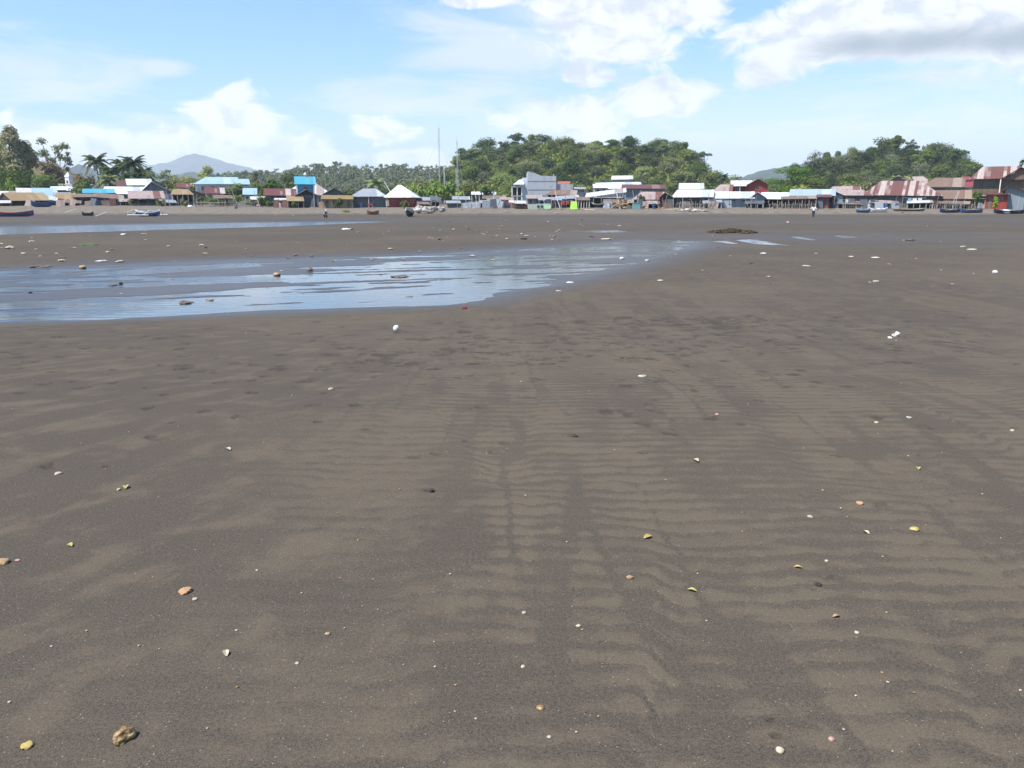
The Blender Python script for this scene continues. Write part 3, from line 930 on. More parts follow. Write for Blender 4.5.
n1 = forest(mid_h, lambda Y: (at(446, 200, Y).x, at(738, 200, Y).x), [312, 330, 348, 365, 382, 400, 415, 426], 9.0, [0, 0, 1, 1, 2, 2, 3, 4, 5, 6, 7, 8, 9, 1], 'broadleaf tree in the dense wood covering the middle hill', 'trees of the middle hill')
n2 = forest(right_h, lambda Y: (at(782, 200, Y).x, at(966, 200, Y).x), [292, 310, 328, 346, 362, 378, 394], 8.6, [0, 0, 1, 5, 6, 6, 7, 9, 2, 3, 4], 'broadleaf tree in the dense wood covering the right hill', 'trees of the right hill')
print('hill trees', n1, n2)


def hill_scrub(hfun, x0, x1, y0, y1, n, mat, label, seed):
    r = np.random.default_rng(seed)
    X, Y = r.uniform(x0, x1, n), y0 + (y1 - y0) * r.random(n)
    Z = hfun(X, Y)
    hump = 4.6 * np.clip(0.5 + fbm(X / 5, Y / 5, seed, 2), 0, 1)
    k = Z > 1.4
    lb = np.stack([X, Y, Z + hump * r.random(n) ** .6], 1)[k]
    v = leaf_cloud([(0, 0, 0, 1e-3, 1e-3, 1e-3)], len(lb), 1.25, seed) + np.repeat(lb, 4, 0)
    o = link(bpy.data.objects.new('hill_scrub', np_mesh('hill_scrub', v, quads_of(v), M[mat])))
    tag(o, label, 'undergrowth', kind='stuff')


hill_scrub(mid_h, at(440, 200, 400).x, at(770, 200, 400).x, 300, 428, 75000, 'leaf_mid', 'leafy undergrowth between the trees of the middle hill', 5)
hill_scrub(right_h, at(772, 200, 380).x, at(985, 200, 380).x, 280, 396, 56000, 'leaf_mid', 'leafy undergrowth between the trees of the right hill', 6)


def far_wood(name, hfun, n, px0, px1, Ys, label, mats, seed, tall=9.0, leaf=1.4, per=70, zmin=2.0):
    r = np.random.default_rng(seed)
    vs, trunks = [], MB()
    for _ in range(n):
        Y = r.uniform(*Ys)
        X = at(r.uniform(px0, px1), 200, Y).x
        z = float(hfun(np.array([X]), np.array([Y]))[0])
        if z < zmin:
            continue
        h, w = tall * r.uniform(.75, 1.35), tall * r.uniform(.5, .9)
        lb = [(X + r.normal() * w * .2, Y + r.normal() * w * .2, z + h * q, w * .38, w * .38, h * .2) for q in (.25, .5, .78)]
        vs.append(leaf_cloud(lb, per, leaf, int(r.integers(1e6))))
        if r.random() < .22:
            trunks.tube([(X, Y - w * .4, z - 1), (X + r.normal() * .4, Y - w * .45, z + h * .8)], [.32, .2], 4)
    v = np.concatenate(vs)
    o = link(bpy.data.objects.new(name, np_mesh(name, v, quads_of(v), M[mats])))
    tag(o, label, 'wood', kind='stuff')
    if trunks.v:
        trunks.build('trunk', M['pale_bark'], o)['kind'] = 'stuff'


far_wood('distant_wood', left_h, 860, 170, 500, (500, 660), 'distant wood of palms and broadleaf trees along the low ridge', 'leaf_grey', 3, 7.5, 1.3, 110)
far_wood('valley_wood', left_h, 150, 395, 490, (300, 470), 'pale stemmed thin trees standing below the left end of the wooded hill', 'leaf_mid', 5, 8.0, 1.0, 90, -5)
far_wood('valley_wood', lambda x, y: 1.6 + 0.02 * (np.asarray(y) - 300), 130, 690, 800, (330, 560), 'light green wood filling the gap between the two hills', 'leaf_olive', 7, 7.5, 1.0, 90, -5)


def palm_meshes(h, seed, nf=19, fl=3.6):
    r = random.Random(seed)
    lean = (r.uniform(-.9, .9), r.uniform(-.6, .6))
    mb = MB().tube([(0, 0, -.5), (lean[0] * .25, lean[1] * .25, h * .45), (lean[0], lean[1], h)], [.24, .17, .13], 7)
    trunk = mb.mesh('trunk', M['bark'])
    V = []
    for i in range(nf):
        a = i * 2.399 + r.uniform(-.2, .2)
        up = 0.95 - 1.35 * (i / nf) + r.uniform(-.12, .12)
        L = fl * r.uniform(.8, 1.1)
        dx, dy = math.cos(a), math.sin(a)
        pts = []
        for k in range(9):
            t = k / 8
            rr = L * t * math.cos(up * (1 - .3 * t))
            zz = L * (t * math.sin(up) - 0.62 * t * t * (1.0 - 0.35 * up))
            pts.append(Vector((lean[0] + dx * rr, lean[1] + dy * rr, h + zz)))
        side = Vector((-dy, dx, 0))
        for k in range(1, 9):
            p, q = pts[k - 1], pts[k]
            for sgn in (-1, 1):
                for j in range(2):
                    m0 = p.lerp(q, j * .5)
                    m1 = p.lerp(q, j * .5 + .46)
                    wl = (0.95 * (1 - (k / 9.5) ** 2) + .18) * r.uniform(.9, 1.2)
                    tip = side * sgn * wl * .75 + Vector((dx, dy, 0)) * wl * .42 + Vector((0, 0, -.42 * wl))
                    V += [m0, m1, m1 + tip * 1.02, m0 + tip]
    v = np.array([tuple(p) for p in V])
    return np_mesh('crown', v, quads_of(v), M['palm_leaf']), trunk


for px, top, Y, base_s, lab in ((97, 153, 236, 1.0, 'tall coconut palm at the left end of the palm clump'), (113, 163, 232, .9, 'shorter coconut palm just right of the tallest one'),
                                (122, 157, 240, 1.0, 'coconut palm in the middle of the clump behind the white roofs'), (133, 155, 234, 1.1, 'bushy coconut palm at the right of the palm clump'),
                                (104, 172, 226, .8, 'low young coconut palm in front of the palm clump'), (128, 170, 226, .85, 'low wide coconut palm over the dark red roof'),
                                (142, 165, 238, .9, 'coconut palm at the right edge of the palm clump')):
    p = at(px, top + 7, Y)
    g = height(p.x, Y)
    place_tree(palm_meshes(p.z - g, int(px), 30, 4.3 * base_s), (p.x, Y, g), lab, 'palm', 'coconut palms left of the white gable house', 'coconut_palm')
for px, top, Y, lab in ((378, 182, 200, 'coconut palm between the grey gable house and the white pyramid roof'), (722, 176, 300, 'thin palm poking up right of the wooded hill')):
    p = at(px, top, Y)
    g = height(p.x, Y)
    place_tree(palm_meshes(p.z - g, int(px), 15, 2.6), (p.x, Y, g), lab, 'palm', None, 'coconut_palm')


def single_tree(px, top, wpx, Y, kind, mat, lab, n=1600, leaf=.6, name='tree', bark='bark', gap=0.0, seed=None, cat='tree', basepx=None, shell=.42):
    p = at(px, top, Y)
    g = height(p.x, Y) if basepx is None else at(px, basepx, Y).z
    h = p.z - g
    w = wpx / F_PX * Y
    place_tree(tree_meshes(kind, h, w, n, leaf, M[mat], M[bark], seed or int(px * 7 + top), gap, shell), (p.x, Y, g), lab, cat, None, name)


# trees one can point at
single_tree(8, 128, 30, 245, 'tall', 'leaf_pale', 'tall feathery yellowish tree at the left edge of the photo', 6500, .85)
single_tree(-12, 132, 40, 255, 'tall', 'leaf_pale', 'yellowish tree cut by the left edge of the photo', 5500, .85)
single_tree(23, 142, 30, 250, 'tall', 'leaf_pale', 'feathery olive tree right of the tallest left tree', 4500, .8)
single_tree(46, 131, 42, 262, 'sparse', 'leaf_grey', 'dark sparse tree with open branches on the left rise', 1100, .7)
single_tree(58, 144, 22, 258, 'sparse', 'leaf_grey', 'smaller sparse grey tree beside the dark open one', 600, .7)
single_tree(10, 163, 36, 215, 'round', 'leaf_mid', 'green round tree behind the white roofs at the left edge', 2000, .55)
single_tree(27, 166, 26, 218, 'round', 'leaf_dark', 'dark green tree behind the light blue roof', 1600, .55)
single_tree(45, 168, 30, 212, 'round', 'leaf_mid', 'leafy green tree behind the tan roofed hut', 1800, .5)
single_tree(3, 174, 22, 205, 'bush', 'leaf_bright', 'bright green bush at the left edge behind the huts', 1000, .5, 'shrub', cat='shrub')
single_tree(38, 154, 44, 252, 'bush', 'dry_bush', 'brown dry scrub on the left rise', 3200, .7, 'shrub', cat='shrub')
single_tree(60, 161, 38, 256, 'bush', 'dry_bush', 'straw coloured scrub above the small white shrine', 2800, .7, 'shrub', cat='shrub')
single_tree(84, 170, 22, 236, 'bush', 'dry_bush', 'straw coloured scrub left of the coconut palms', 900, .6, 'shrub', cat='shrub')
single_tree(152, 165, 26, 232, 'tiered', 'leaf_mid', 'spreading green tree right of the coconut palms', 1700, .5)
single_tree(166, 168, 24, 236, 'tiered', 'leaf_mid', 'green tree above the peak of the white gable house', 1500, .5)
single_tree(180, 174, 22, 230, 'round', 'leaf_olive', 'low green tree left of the long light blue roof', 1200, .5)
single_tree(208, 166, 26, 262, 'tall', 'leaf_olive', 'olive tree rising behind the long light blue roof', 1900, .6)
single_tree(254, 172, 16, 250, 'tall', 'leaf_grey', 'grey green tree right of the long light blue roof', 1000, .6)
single_tree(258, 180, 16, 225, 'round', 'leaf_dark', 'dark tree behind the small white walled building', 900, .5)
single_tree(292, 170, 20, 270, 'round', 'leaf_dark', 'dark green tree left behind the bright cyan roof', 1300, .6)
single_tree(460, 186, 22, 250, 'bush', 'leaf_bright', 'yellow green shrubs left of the white awning', 1300, .5, 'shrub', cat='shrub')
single_tree(443, 190, 18, 230, 'bush', 'leaf_mid', 'green bush behind the dark tilted shack', 900, .45, 'shrub', cat='shrub')
single_tree(487, 184, 12, 180, 'round', 'leaf_dark', 'small dark tree in front of the white awning', 700, .4)
single_tree(512, 183, 24, 240, 'round', 'leaf_mid', 'green tree left behind the grey concrete building', 1300, .5)
single_tree(575, 182, 26, 250, 'round', 'leaf_mid', 'green tree between the grey building and the white roof', 1500, .5)
single_tree(705, 149, 19, 352, 'umbrella', 'leaf_dark', 'umbrella shaped tree standing above the right end of the middle hill', 1500, .7, gap=.35, basepx=176)
single_tree(702, 162, 22, 345, 'round', 'leaf_dark', 'dark tree beneath the umbrella shaped crown', 1900, .7, basepx=192)
single_tree(741, 182, 26, 260, 'bush', 'leaf_olive', 'yellow green shrubs left of the red house', 1200, .5, 'shrub', cat='shrub')
single_tree(795, 163, 54, 230, 'tiered', 'leaf_bright', 'large round bright green tree behind the light blue roof', 5200, .50)
single_tree(816, 172, 22, 225, 'round', 'leaf_mid', 'green tree against the right side of the large bright tree', 1300, .5)
single_tree(848, 177, 24, 235, 'bush', 'leaf_bright', 'bright yellow green tree behind the rusty pink roof', 1400, .5)
single_tree(786, 183, 18, 215, 'bush', 'leaf_bright', 'pale green bush under the left of the large bright tree', 900, .45, 'shrub', cat='shrub')
single_tree(914, 139, 15, 372, 'sparse', 'leaf_grey', 'thin crowned tree seen against the sky on the right hill', 700, .7, gap=.3, basepx=160)
single_tree(936, 142, 22, 370, 'round', 'leaf_dark', 'broad topped tree against the sky right of the thin crowned one', 1100, .8, basepx=162)
single_tree(882, 136, 20, 392, 'round', 'leaf_dark', 'dark rounded tree topping the right hill', 1500, .8, basepx=160)
single_tree(815, 151, 18, 378, 'round', 'leaf_grey', 'small grey green tree on the left shoulder of the right hill', 700, .8, basepx=170)
single_tree(978, 186, 10, 150, 'bush', 'leaf_bright', 'bright green sapling below the big rusty roof', 500, .3, 'sapling', cat='sapling', basepx=206)
single_tree(997, 193, 8, 147, 'bush', 'leaf_bright', 'small leafy plant against the red wall', 400, .25, 'shrub', cat='shrub')
single_tree(1021, 160, 9, 205, 'tall', 'leaf_dark', 'dark tree top behind the big rusty roof at the right edge', 500, .5)

# shrubs on the upper beach in front of the left houses
for px, top, w, Y, mat, lab in ((202, 195, 16, 166, 'leaf_mid', 'green shrub below the tan veranda roof'), (213, 196, 14, 165, 'leaf_mid', 'green shrub left of the brightest beach shrub'), (222, 197, 12, 166, 'leaf_dark', 'dark green shrub between two lighter shrubs'),
                                (236, 193, 15, 164, 'leaf_bright', 'bright green shrub in front of the light blue roofed hall'), (236, 185, 14, 176, 'leaf_dark', 'dark round bush against the white hall wall'),
                                (262, 195, 16, 164, 'leaf_bright', 'bright green shrub left of the red striped roof'), (273, 199, 14, 163, 'leaf_mid', 'shrub before the red striped roof house'), (250, 198, 10, 166, 'leaf_mid', 'shrub under the small white walled building'),
                                (185, 198, 12, 166, 'leaf_olive', 'olive shrub beside the veranda posts'), (161, 199, 11, 168, 'leaf_mid', 'shrub under the eave of the white gable house'),
                                (133, 195, 16, 176, 'leaf_olive', 'olive bush below the long white roof'), (122, 197, 10, 178, 'leaf_olive', 'small olive bush right of the blue tarpaulin'), (70, 199, 8, 178, 'leaf_mid', 'small shrub between the two tan roofed huts'),
                                (339, 197, 7, 153, 'leaf_dark', 'shrub against the bamboo wall of the long shed'), (294, 201, 9, 154, 'leaf_mid', 'leafy plant under the tan stall roof'), (404, 199, 12, 153, 'leaf_olive', 'flowering shrub before the red wall'),
                                (345, 209.5, 11, 139, 'leaf_olive', 'low creeping weed patch on the beach slope'), (642, 193, 13, 156, 'leaf_olive', 'olive creeper over the tan roof edge')):
    single_tree(px, top, w, Y, 'bush', mat, lab, 700, .32, 'shrub', cat='shrub')

rb = random.Random(29)
BUSH = [tree_meshes('bush', 4.2, 5.0, 900, .5, M[m], M['bark'], 300 + i) for i, m in enumerate(('leaf_mid', 'leaf_olive', 'leaf_dark', 'leaf_bright', 'leaf_mid'))]
for i in range(54):
    px = rb.choice([rb.uniform(5, 180), rb.uniform(180, 300), rb.uniform(300, 440), rb.uniform(430, 520), rb.uniform(560, 680), rb.uniform(680, 860), rb.uniform(850, 985)])
    Y = rb.uniform(200, 250) if px < 200 else rb.uniform(188, 235)
    x = at(px, 200, Y).x
    place_tree(BUSH[rb.randrange(5)], (x, Y, height(x, Y)), 'green shrub growing between and behind the village roofs', 'shrub', 'shrubs behind the village roofs', 'shrub', rb.uniform(0, 6.3), rb.uniform(.8, 1.5), rb.uniform(.9, 1.4))


# ------------------------------------------------------------------ the village
RUST, PINK = (0.30, 0.10, 0.065), (0.52, 0.36, 0.30)
R = {
    'white': roof_mat('white_zinc_sheets', (0.62, 0.64, 0.66), (0.40, 0.42, 0.45), .35, .2),
    'white_stained': roof_mat('stained_zinc_sheets', (0.52, 0.51, 0.50), (0.32, 0.26, 0.23), .3, .4),
    'grey': roof_mat('grey_zinc_sheets', (0.26, 0.275, 0.30), (0.38, 0.40, 0.42), .3, .1),
    'dark': roof_mat('dark_old_sheets', (0.10, 0.105, 0.12), (0.17, 0.17, 0.18), .3, .15),
    'lightblue': roof_mat('light_blue_sheets', (0.28, 0.40, 0.47), (0.36, 0.46, 0.52), .3, .02),
    'paleblue': roof_mat('pale_blue_sheets', (0.29, 0.36, 0.47), (0.38, 0.43, 0.50), .35, .05),
    'cyan': roof_mat('cyan_painted_sheets', (0.06, 0.29, 0.38), (0.09, 0.33, 0.42), .4, .0),
    'redwhite': roof_mat('red_and_white_rusted_sheets', (0.135, 0.045, 0.037), (0.42, 0.36, 0.34), .36, .35, .55),
    'rustred': roof_mat('rusted_red_sheets', (0.115, 0.048, 0.037), (0.20, 0.12, 0.10), .3, .3),
    'rustpink': roof_mat('faded_rusty_sheets', (0.36, 0.28, 0.25), (0.17, 0.075, 0.055), .36, .5, .7),
    'bigrust': roof_mat('bleached_and_rusty_sheets', (0.145, 0.062, 0.049), (0.42, 0.34, 0.30), .46, .45, .52),
    'tan': roof_mat('tan_rust_sheets', (0.27, 0.185, 0.088), (0.33, 0.25, 0.15), .4, .25, 1.0),
    'thatch': plain('sago_leaf_thatch', (0.26, 0.185, 0.09), .95, .3, 5.0, .05),
    'brown': roof_mat('brown_rusted_sheets', (0.185, 0.12, 0.085), (0.28, 0.215, 0.165), .35, .3),
    'red': roof_mat('red_painted_sheets', (0.22, 0.036, 0.036), (0.26, 0.06, 0.055), .35, .05),
    'orange': roof_mat('orange_roof_sheets', (0.33, 0.10, 0.05), (0.38, 0.16, 0.09), .3, .1),
    'teal': roof_mat('teal_sheets', (0.13, 0.26, 0.25), (0.2, 0.32, 0.31), .4, .1),
}
Wm = {
    'darkwood': wall_mat('dark_weathered_boards', (0.045, 0.040, 0.038)),
    'brownwood': wall_mat('brown_boards', (0.16, 0.11, 0.075)),
    'bamboo': wall_mat('bamboo_wall', (0.36, 0.27, 0.14), .12),
    'grey': wall_mat('grey_boards', (0.125, 0.13, 0.14), .25, .2),
    'greygreen': wall_mat('grey_green_boards', (0.085, 0.10, 0.10), .3, .28),
    'bluegrey': wall_mat('blue_grey_gable', (0.16, 0.18, 0.21), .3, .2),
    'blue': wall_mat('blue_painted_boards', (0.10, 0.25, 0.37), .3, .15),
    'paleblue': wall_mat('pale_blue_wall', (0.235, 0.265, 0.285), .4, .18),
    'white': wall_mat('white_wall', (0.46, 0.46, 0.45), .8, .1),
    'red': wall_mat('red_painted_wall', (0.27, 0.045, 0.033), .3, .22),
    'green': wall_mat('green_wall', (0.22, 0.40, 0.24), .4, .12),
    'concrete': plain('bare_concrete', (0.34, 0.35, 0.36), .9, .12, .8, .1),
    'pink': wall_mat('pale_pink_wall', (0.36, 0.29, 0.275), .5, .1),
}
M['frame'] = plain('painted_frame', (0.24, 0.24, 0.24), .6, .08)
M['post'] = plain('grey_timber_post', (0.27, 0.24, 0.20), .9, .3)
M['palepost'] = plain('pale_timber_post', (0.62, 0.59, 0.54), .8, .15)
M['glass'] = plain('dark_window', (0.022, 0.026, 0.032), .25, .1, 1.0, .5)
M['door'] = plain('old_door', (0.13, 0.11, 0.10), .8, .2)
M['bluedoor'] = plain('blue_door', (0.09, 0.19, 0.34), .7, .15)


def house(label, px0, px1, eave, ridge, Y, depth=7.0, style='side', roof='white', wall='grey', hip=(0, 0), peak=None, yaw=0.0, front='wall', windows=(), doors=(), posts=0, base=None,
          name='house', cat='house', group=None, inset=.35, gable=None, over=.75, postmat='post', half=0.0, tilt=0.0):
    """one house: columns and rows are measured in the photo, turned into metres at its distance Y"""
    cxp = (px0 + px1) / 2
    p0, p1 = at(px0, eave, Y), at(px1, eave, Y)
    cx, W = (p0.x + p1.x) / 2, p1.x - p0.x
    m_px = W / (px1 - px0)
    g = min(height(cx - W / 2, Y), height(cx + W / 2, Y), height(cx, Y + depth)) - .12 if base is None else at(cxp, base, Y).z
    root = empty(name, (cx, Y, g), label, cat, group)
    rh = random.Random(int(px0 * 31 + eave * 7))
    root.rotation_euler = (rh.uniform(-.012, .012), rh.uniform(-.016, .016), yaw + math.atan2(-cx, Y) + rh.uniform(-.05, .05))
    ze = p0.z - g
    hw = W / 2
    wx0, wx1 = -hw + inset, hw - inset
    th = .07
    rf, gbs = MB(), []
    lx = lambda px: (px - cxp) * m_px
    if style in ('side', 'hip'):
        zr = at(cxp, ridge, Y + depth / 2).z - g
        h0, h1 = hip[0] * m_px, hip[1] * m_px
        FL, FR, BL, BR = (-hw, -over, ze), (hw, -over, ze), (-hw, depth + over, ze), (hw, depth + over, ze)
        RL, RR = (-hw + h0, depth / 2, zr), (hw - h1, depth / 2, zr)
        rf.slab([FL, FR, RR, RL], th)
        rf.slab([BR, BL, RL, RR], th)
        if hip[0]:
            rf.slab([BL, FL, RL], th)
        if hip[1]:
            rf.slab([FR, BR, RR], th)
        sl = (zr - ze) / (depth / 2 + over)
        zw = ze + sl * over - th - .02
        for k, xx in ((0, wx0), (1, wx1)):
            if not hip[k]:
                gbs.append(MB())
                gbs[-1].add([(xx - .06, .1, zw), (xx - .06, depth - .1, zw), (xx - .06, depth / 2, zr - th - .05), (xx + .06, .1, zw), (xx + .06, depth - .1, zw), (xx + .06, depth / 2, zr - th - .05)],
                       [(0, 1, 2), (5, 4, 3), (0, 3, 4, 1), (1, 4, 5, 2), (2, 5, 3, 0)])
    elif style == 'gable':
        zr = at(cxp, ridge, Y).z - g
        xp = lx(peak if peak is not None else cxp)
        zl, zrr = ze, ze - tilt * m_px
        rf.slab([(-hw, -over, zl), (xp, -over, zr), (xp, depth, zr), (-hw, depth, zl)], th)
        rf.slab([(xp, -over, zr), (hw, -over, zrr), (hw, depth, zrr), (xp, depth, zr)], th)
        k0, k1 = (zr - zl) / max(xp + hw, .1), (zr - zrr) / max(hw - xp, .1)
        zw = min(zl + k0 * inset, zrr + k1 * inset) - th - .02
        gbs = [MB(), MB()]
        gbs[0].prism([(wx0, zw), (wx1, zw), (wx1, zrr + k1 * inset - th - .03), (xp, zr - th - .06), (wx0, zl + k0 * inset - th - .03)] if abs(zl - zrr) > .05 else [(wx0, zw), (wx1, zw), (xp, zr - th - .06)], 0, .12)
        gbs[1].prism([(wx0, zw), (wx1, zw), (xp, zr - th - .06)], depth - .4, depth - .28)
    else:                                                              # lean-to
        zb = at(cxp, ridge, Y + depth).z - g
        zl, zrr = ze, ze - tilt * m_px
        rf.slab([(-hw, -over, zl), (hw, -over, zrr), (hw, depth, zb - tilt * m_px), (-hw, depth, zb)], th)
        zw = min(zl, zrr, zb, zb - tilt * m_px) - th - .03
    ro = rf.build('roof', R[roof], root)
    for gb in gbs:
        gb.build('gable', Wm[gable or wall], root)
    w = MB()
    t = .12
    w.box(wx0, wx0 + t, t, depth - t, -.3, zw)
    w.box(wx1 - t, wx1, t, depth - t, -.3, zw)
    w.box(wx0, wx1, depth - t, depth - .002, -.3, zw)
    if front == 'wall':
        w.box(wx0, wx1, 0, t, -.3, zw)
    elif half > 0:
        w.box(wx0, wx1, 0, t, -.3, zw * half)
    w.build('wall', Wm[wall], root)
    for (px, wpx, ya, yb, *mm) in windows:
        a, b = lx(px) - wpx * m_px / 2, lx(px) + wpx * m_px / 2
        za, zb_ = at(cxp, yb, Y).z - g, at(cxp, ya, Y).z - g
        f = MB()
        fr = .07
        f.box(a, b, -.05, -.003, zb_ - fr, zb_).box(a, b, -.05, -.003, za, za + fr).box(a, a + fr, -.05, -.003, za + fr, zb_ - fr).box(b - fr, b, -.05, -.003, za + fr, zb_ - fr)
        fo = f.build('window', M['frame'], root)
        MB().box(a + fr, b - fr, -.025, -.004, za + fr, zb_ - fr).build('pane', M['glass'], fo)
    for (px, wpx, ya, *mm) in doors:
        a, b = lx(px) - wpx * m_px / 2, lx(px) + wpx * m_px / 2
        zt = at(cxp, ya, Y).z - g
        do = MB().box(a, b, -.045, -.003, -.05, zt).build('door', M[mm[0]] if mm else M['door'], root)
        MB().box(b - .22, b - .14, -.09, -.046, zt * .48, zt * .55).build('handle', M['frame'], do)
    for k in range(posts):
        f = k / max(posts - 1, 1)
        xx = -hw + .15 + (W - .3) * f
        zt = ze - (tilt * m_px * f if style in ('shed', 'gable') else 0) - th - .005
        if style == 'gable':
            zt = (zl + k0 * (xx + hw) if xx < xp else zr - k1 * (xx - xp)) - th - .03
        MB().tube([(xx, -over + .18, -.4), (xx, -over + .18, zt)], .07, 6).build('post', M[postmat], root)
    return root


FR = 'houses along the shore'
# --- far left, up the beach
house('low hut with tan roof and open dark gable end at the far left', 12, 50, 200.5, 192.5, 176, 7, 'side', 'tan', 'darkwood', yaw=.38, front='open', posts=4, half=.35, name='hut', cat='hut')
house('pale hut with white roof at the left edge of the photo', -14, 15, 199, 191, 184, 7, 'side', 'white_stained', 'pink', doors=[(6, 4, 200)], windows=[(-2, 4, 199.8, 202.3)], name='hut', cat='hut')
house('small white roofed hut behind the tan hut', 17, 33, 192.5, 188, 196, 6, 'side', 'white_stained', 'brownwood', name='hut', cat='hut')
house('hut with light blue roof right behind the tan roofed hut', 35, 57, 197, 188, 193, 8, 'side', 'lightblue', 'blue', windows=[(39, 3, 197.2, 199.4)], name='hut', cat='hut')
house('tan roofed shack beside a white lean-to on the left beach', 55, 76, 200, 193, 181, 7, 'side', 'tan', 'brownwood', hip=(4, 0), front='open', posts=3, name='shack', cat='shack')
house('white lean-to roof tilting down to the right by the left huts', 50, 65, 199.5, 195.5, 178, 4, 'shed', 'white_stained', 'brownwood', tilt=3.0, front='open', posts=3, name='shelter', cat='shelter')
house('long hut with flat white roof in the left back row', 52, 72, 190, 186.5, 206, 8, 'side', 'white', 'grey', name='hut', cat='hut')
house('white roofed hut below the violet blue roof', 68, 92, 190.5, 187, 203, 8, 'side', 'white', 'pink', windows=[(76, 4, 191, 193)], name='hut', cat='hut')
house('small hut with violet blue roof left of the palms', 81, 93, 189, 184, 210, 6, 'side', 'paleblue', 'bluegrey', hip=(3, 0), name='hut', cat='hut')
house('brown shack under a bright blue sheet roof', 84, 113, 193, 188.6, 190, 7, 'side', 'cyan', 'brownwood', front='open', posts=4, half=.4, name='shack', cat='shack')
house('brown open shack in front of the bright blue roof', 74, 99, 197, 193.6, 182, 5, 'shed', 'brown', 'brownwood', front='open', posts=4, half=.3, name='shack', cat='shack')
house('boat shelter with sagging tan roof over blue tarpaulins', 97, 123, 197, 192.5, 180, 6, 'shed', 'brown', 'darkwood', front='open', posts=4, tilt=2.5, name='shelter', cat='shelter')
house('long white roofed hut in front of the coconut palms', 102, 150, 194, 186.5, 198, 9, 'side', 'white', 'pink', hip=(6, 0), windows=[(125, 4, 195, 198), (138, 4, 195, 198)], name='house')
house('house with dark red roof among the coconut palms', 117, 131, 187, 180.5, 214, 7, 'side', 'rustred', 'white', name='house')
house('white roofed building with green wall left of the white gable house', 128, 152, 185, 179, 208, 9, 'side', 'white', 'green', windows=[(135, 3, 186, 189)], name='house')
house('house with long white right roof slope and blue grey gable', 140, 176, 194, 181.5, 184, 14, 'gable', 'white', 'white', peak=153, gable='bluegrey', tilt=0.5, doors=[(160, 3.5, 197)], windows=[(148, 3, 196.5, 200)], posts=4)
house('lean-to with rusty white roof before the blue grey gable', 130, 164, 198.5, 190.5, 174, 6, 'shed', 'rustpink', 'grey', front='open', posts=5, half=.4, name='shelter', cat='shelter')
house('open veranda with tan sheet roof beside the white gable house', 172, 193, 194.5, 189, 176, 6, 'hip', 'tan', 'grey', hip=(3, 4), front='open', posts=5, half=.3, postmat='palepost', name='shelter', cat='shelter')
house('small house with red and white roof behind the tan veranda', 177, 195, 187.5, 183, 206, 7, 'side', 'redwhite', 'white', name='house')
house('white roof slope falling to the right behind the tan veranda', 182, 208, 195, 187, 186, 8, 'gable', 'white_stained', 'brownwood', peak=185, name='house', gable='brownwood')
# --- hall with the light blue roof
house('long hall with hipped light blue roof and white wall', 195, 238, 184, 177.2, 196, 12, 'hip', 'lightblue', 'white', hip=(12, 0), windows=[(204, 4, 186.5, 190.5), (213, 4, 186.5, 190.5), (222, 4, 186.5, 190.5)], doors=[(230, 4, 188)], name='hall', cat='hall')
house('lower light blue roofed wing at the right end of the hall', 235, 250, 184.3, 179.2, 194, 10, 'side', 'lightblue', 'white', windows=[(242, 3, 187, 191)], name='wing', cat='hall')
house('small house with red roof sheets in front of the hall', 205, 225, 193.5, 187.5, 182, 6, 'side', 'redwhite', 'white', name='house', windows=[(210, 3, 195, 198), (219, 3, 195, 198)])
house('small white walled house with light blue sheet roof', 243, 257, 194.5, 188.3, 180, 6, 'side', 'lightblue', 'white', windows=[(247, 2.6, 196, 199)], doors=[(252, 3, 197)], name='house')
# --- blue house group
house('house with red and white striped roof left of the cyan roof', 264, 296, 195.5, 188.6, 168, 8, 'side', 'redwhite', 'greygreen', windows=[(272, 3.4, 197, 200), (283, 3.4, 197, 200)], doors=[(290, 3.4, 198)])
house('white lean-to shelf roof below the red striped roof', 274, 292, 200.2, 198, 160, 4, 'shed', 'white_stained', 'grey', front='open', posts=4, half=.35, name='shelter', cat='shelter')
house('small stall with flat tan roof and dark front', 287, 304, 201, 195.8, 155, 4.5, 'shed', 'tan', 'darkwood', front='open', posts=4, name='stall', cat='stall')
house('wide house with pale hipped roof behind the blue upper storey', 283, 333, 195, 182.5, 176, 12, 'hip', 'white_stained', 'white', hip=(18, 18), windows=[(326, 3, 196, 199)], doors=[(320, 3, 198)])
bh = house('blue two storey house with bright cyan roof', 294.5, 315.5, 184.2, 176.6, 166, 6, 'side', 'cyan', 'blue', over=.35, inset=.5, windows=[(305, 4.2, 186, 189.5)], doors=[(311, 3, 198)])
for sx in (-1.66, 1.66):
    MB().box(sx - .14, sx + .14, -.2, -.06, -.3, at(305, 184.4, 166).z - bh.location.z - .12).build('pilaster', M['palepost'], bh)
house('dark shack with black gable below the blue upper storey', 295, 318, 195.5, 189.5, 160, 6, 'gable', 'dark', 'grey', gable='darkwood', doors=[(303, 4, 198)], windows=[(311, 3, 198, 201)], name='shack', cat='shack')
house('dark grey gabled house behind the long tan roofed shed', 322, 347, 195, 187.8, 164, 9, 'gable', 'dark', 'grey', peak=334)
house('long bamboo walled shed with flat tan roof', 321, 353, 199, 195.3, 154, 5, 'shed', 'thatch', 'bamboo', windows=[(333, 4, 200.5, 204)], doors=[(327, 3, 200.5), (348, 3, 200.5)], posts=4, name='shed', cat='shed')
house('grey house with hipped gable roof and long grey wall', 350, 387, 196.5, 188.3, 160, 10, 'hip', 'grey', 'grey', hip=(14, 10), windows=[(358, 3.4, 199, 202.5), (376, 3.4, 199, 202.5)], doors=[(367, 3.4, 199)], posts=3, postmat='palepost')
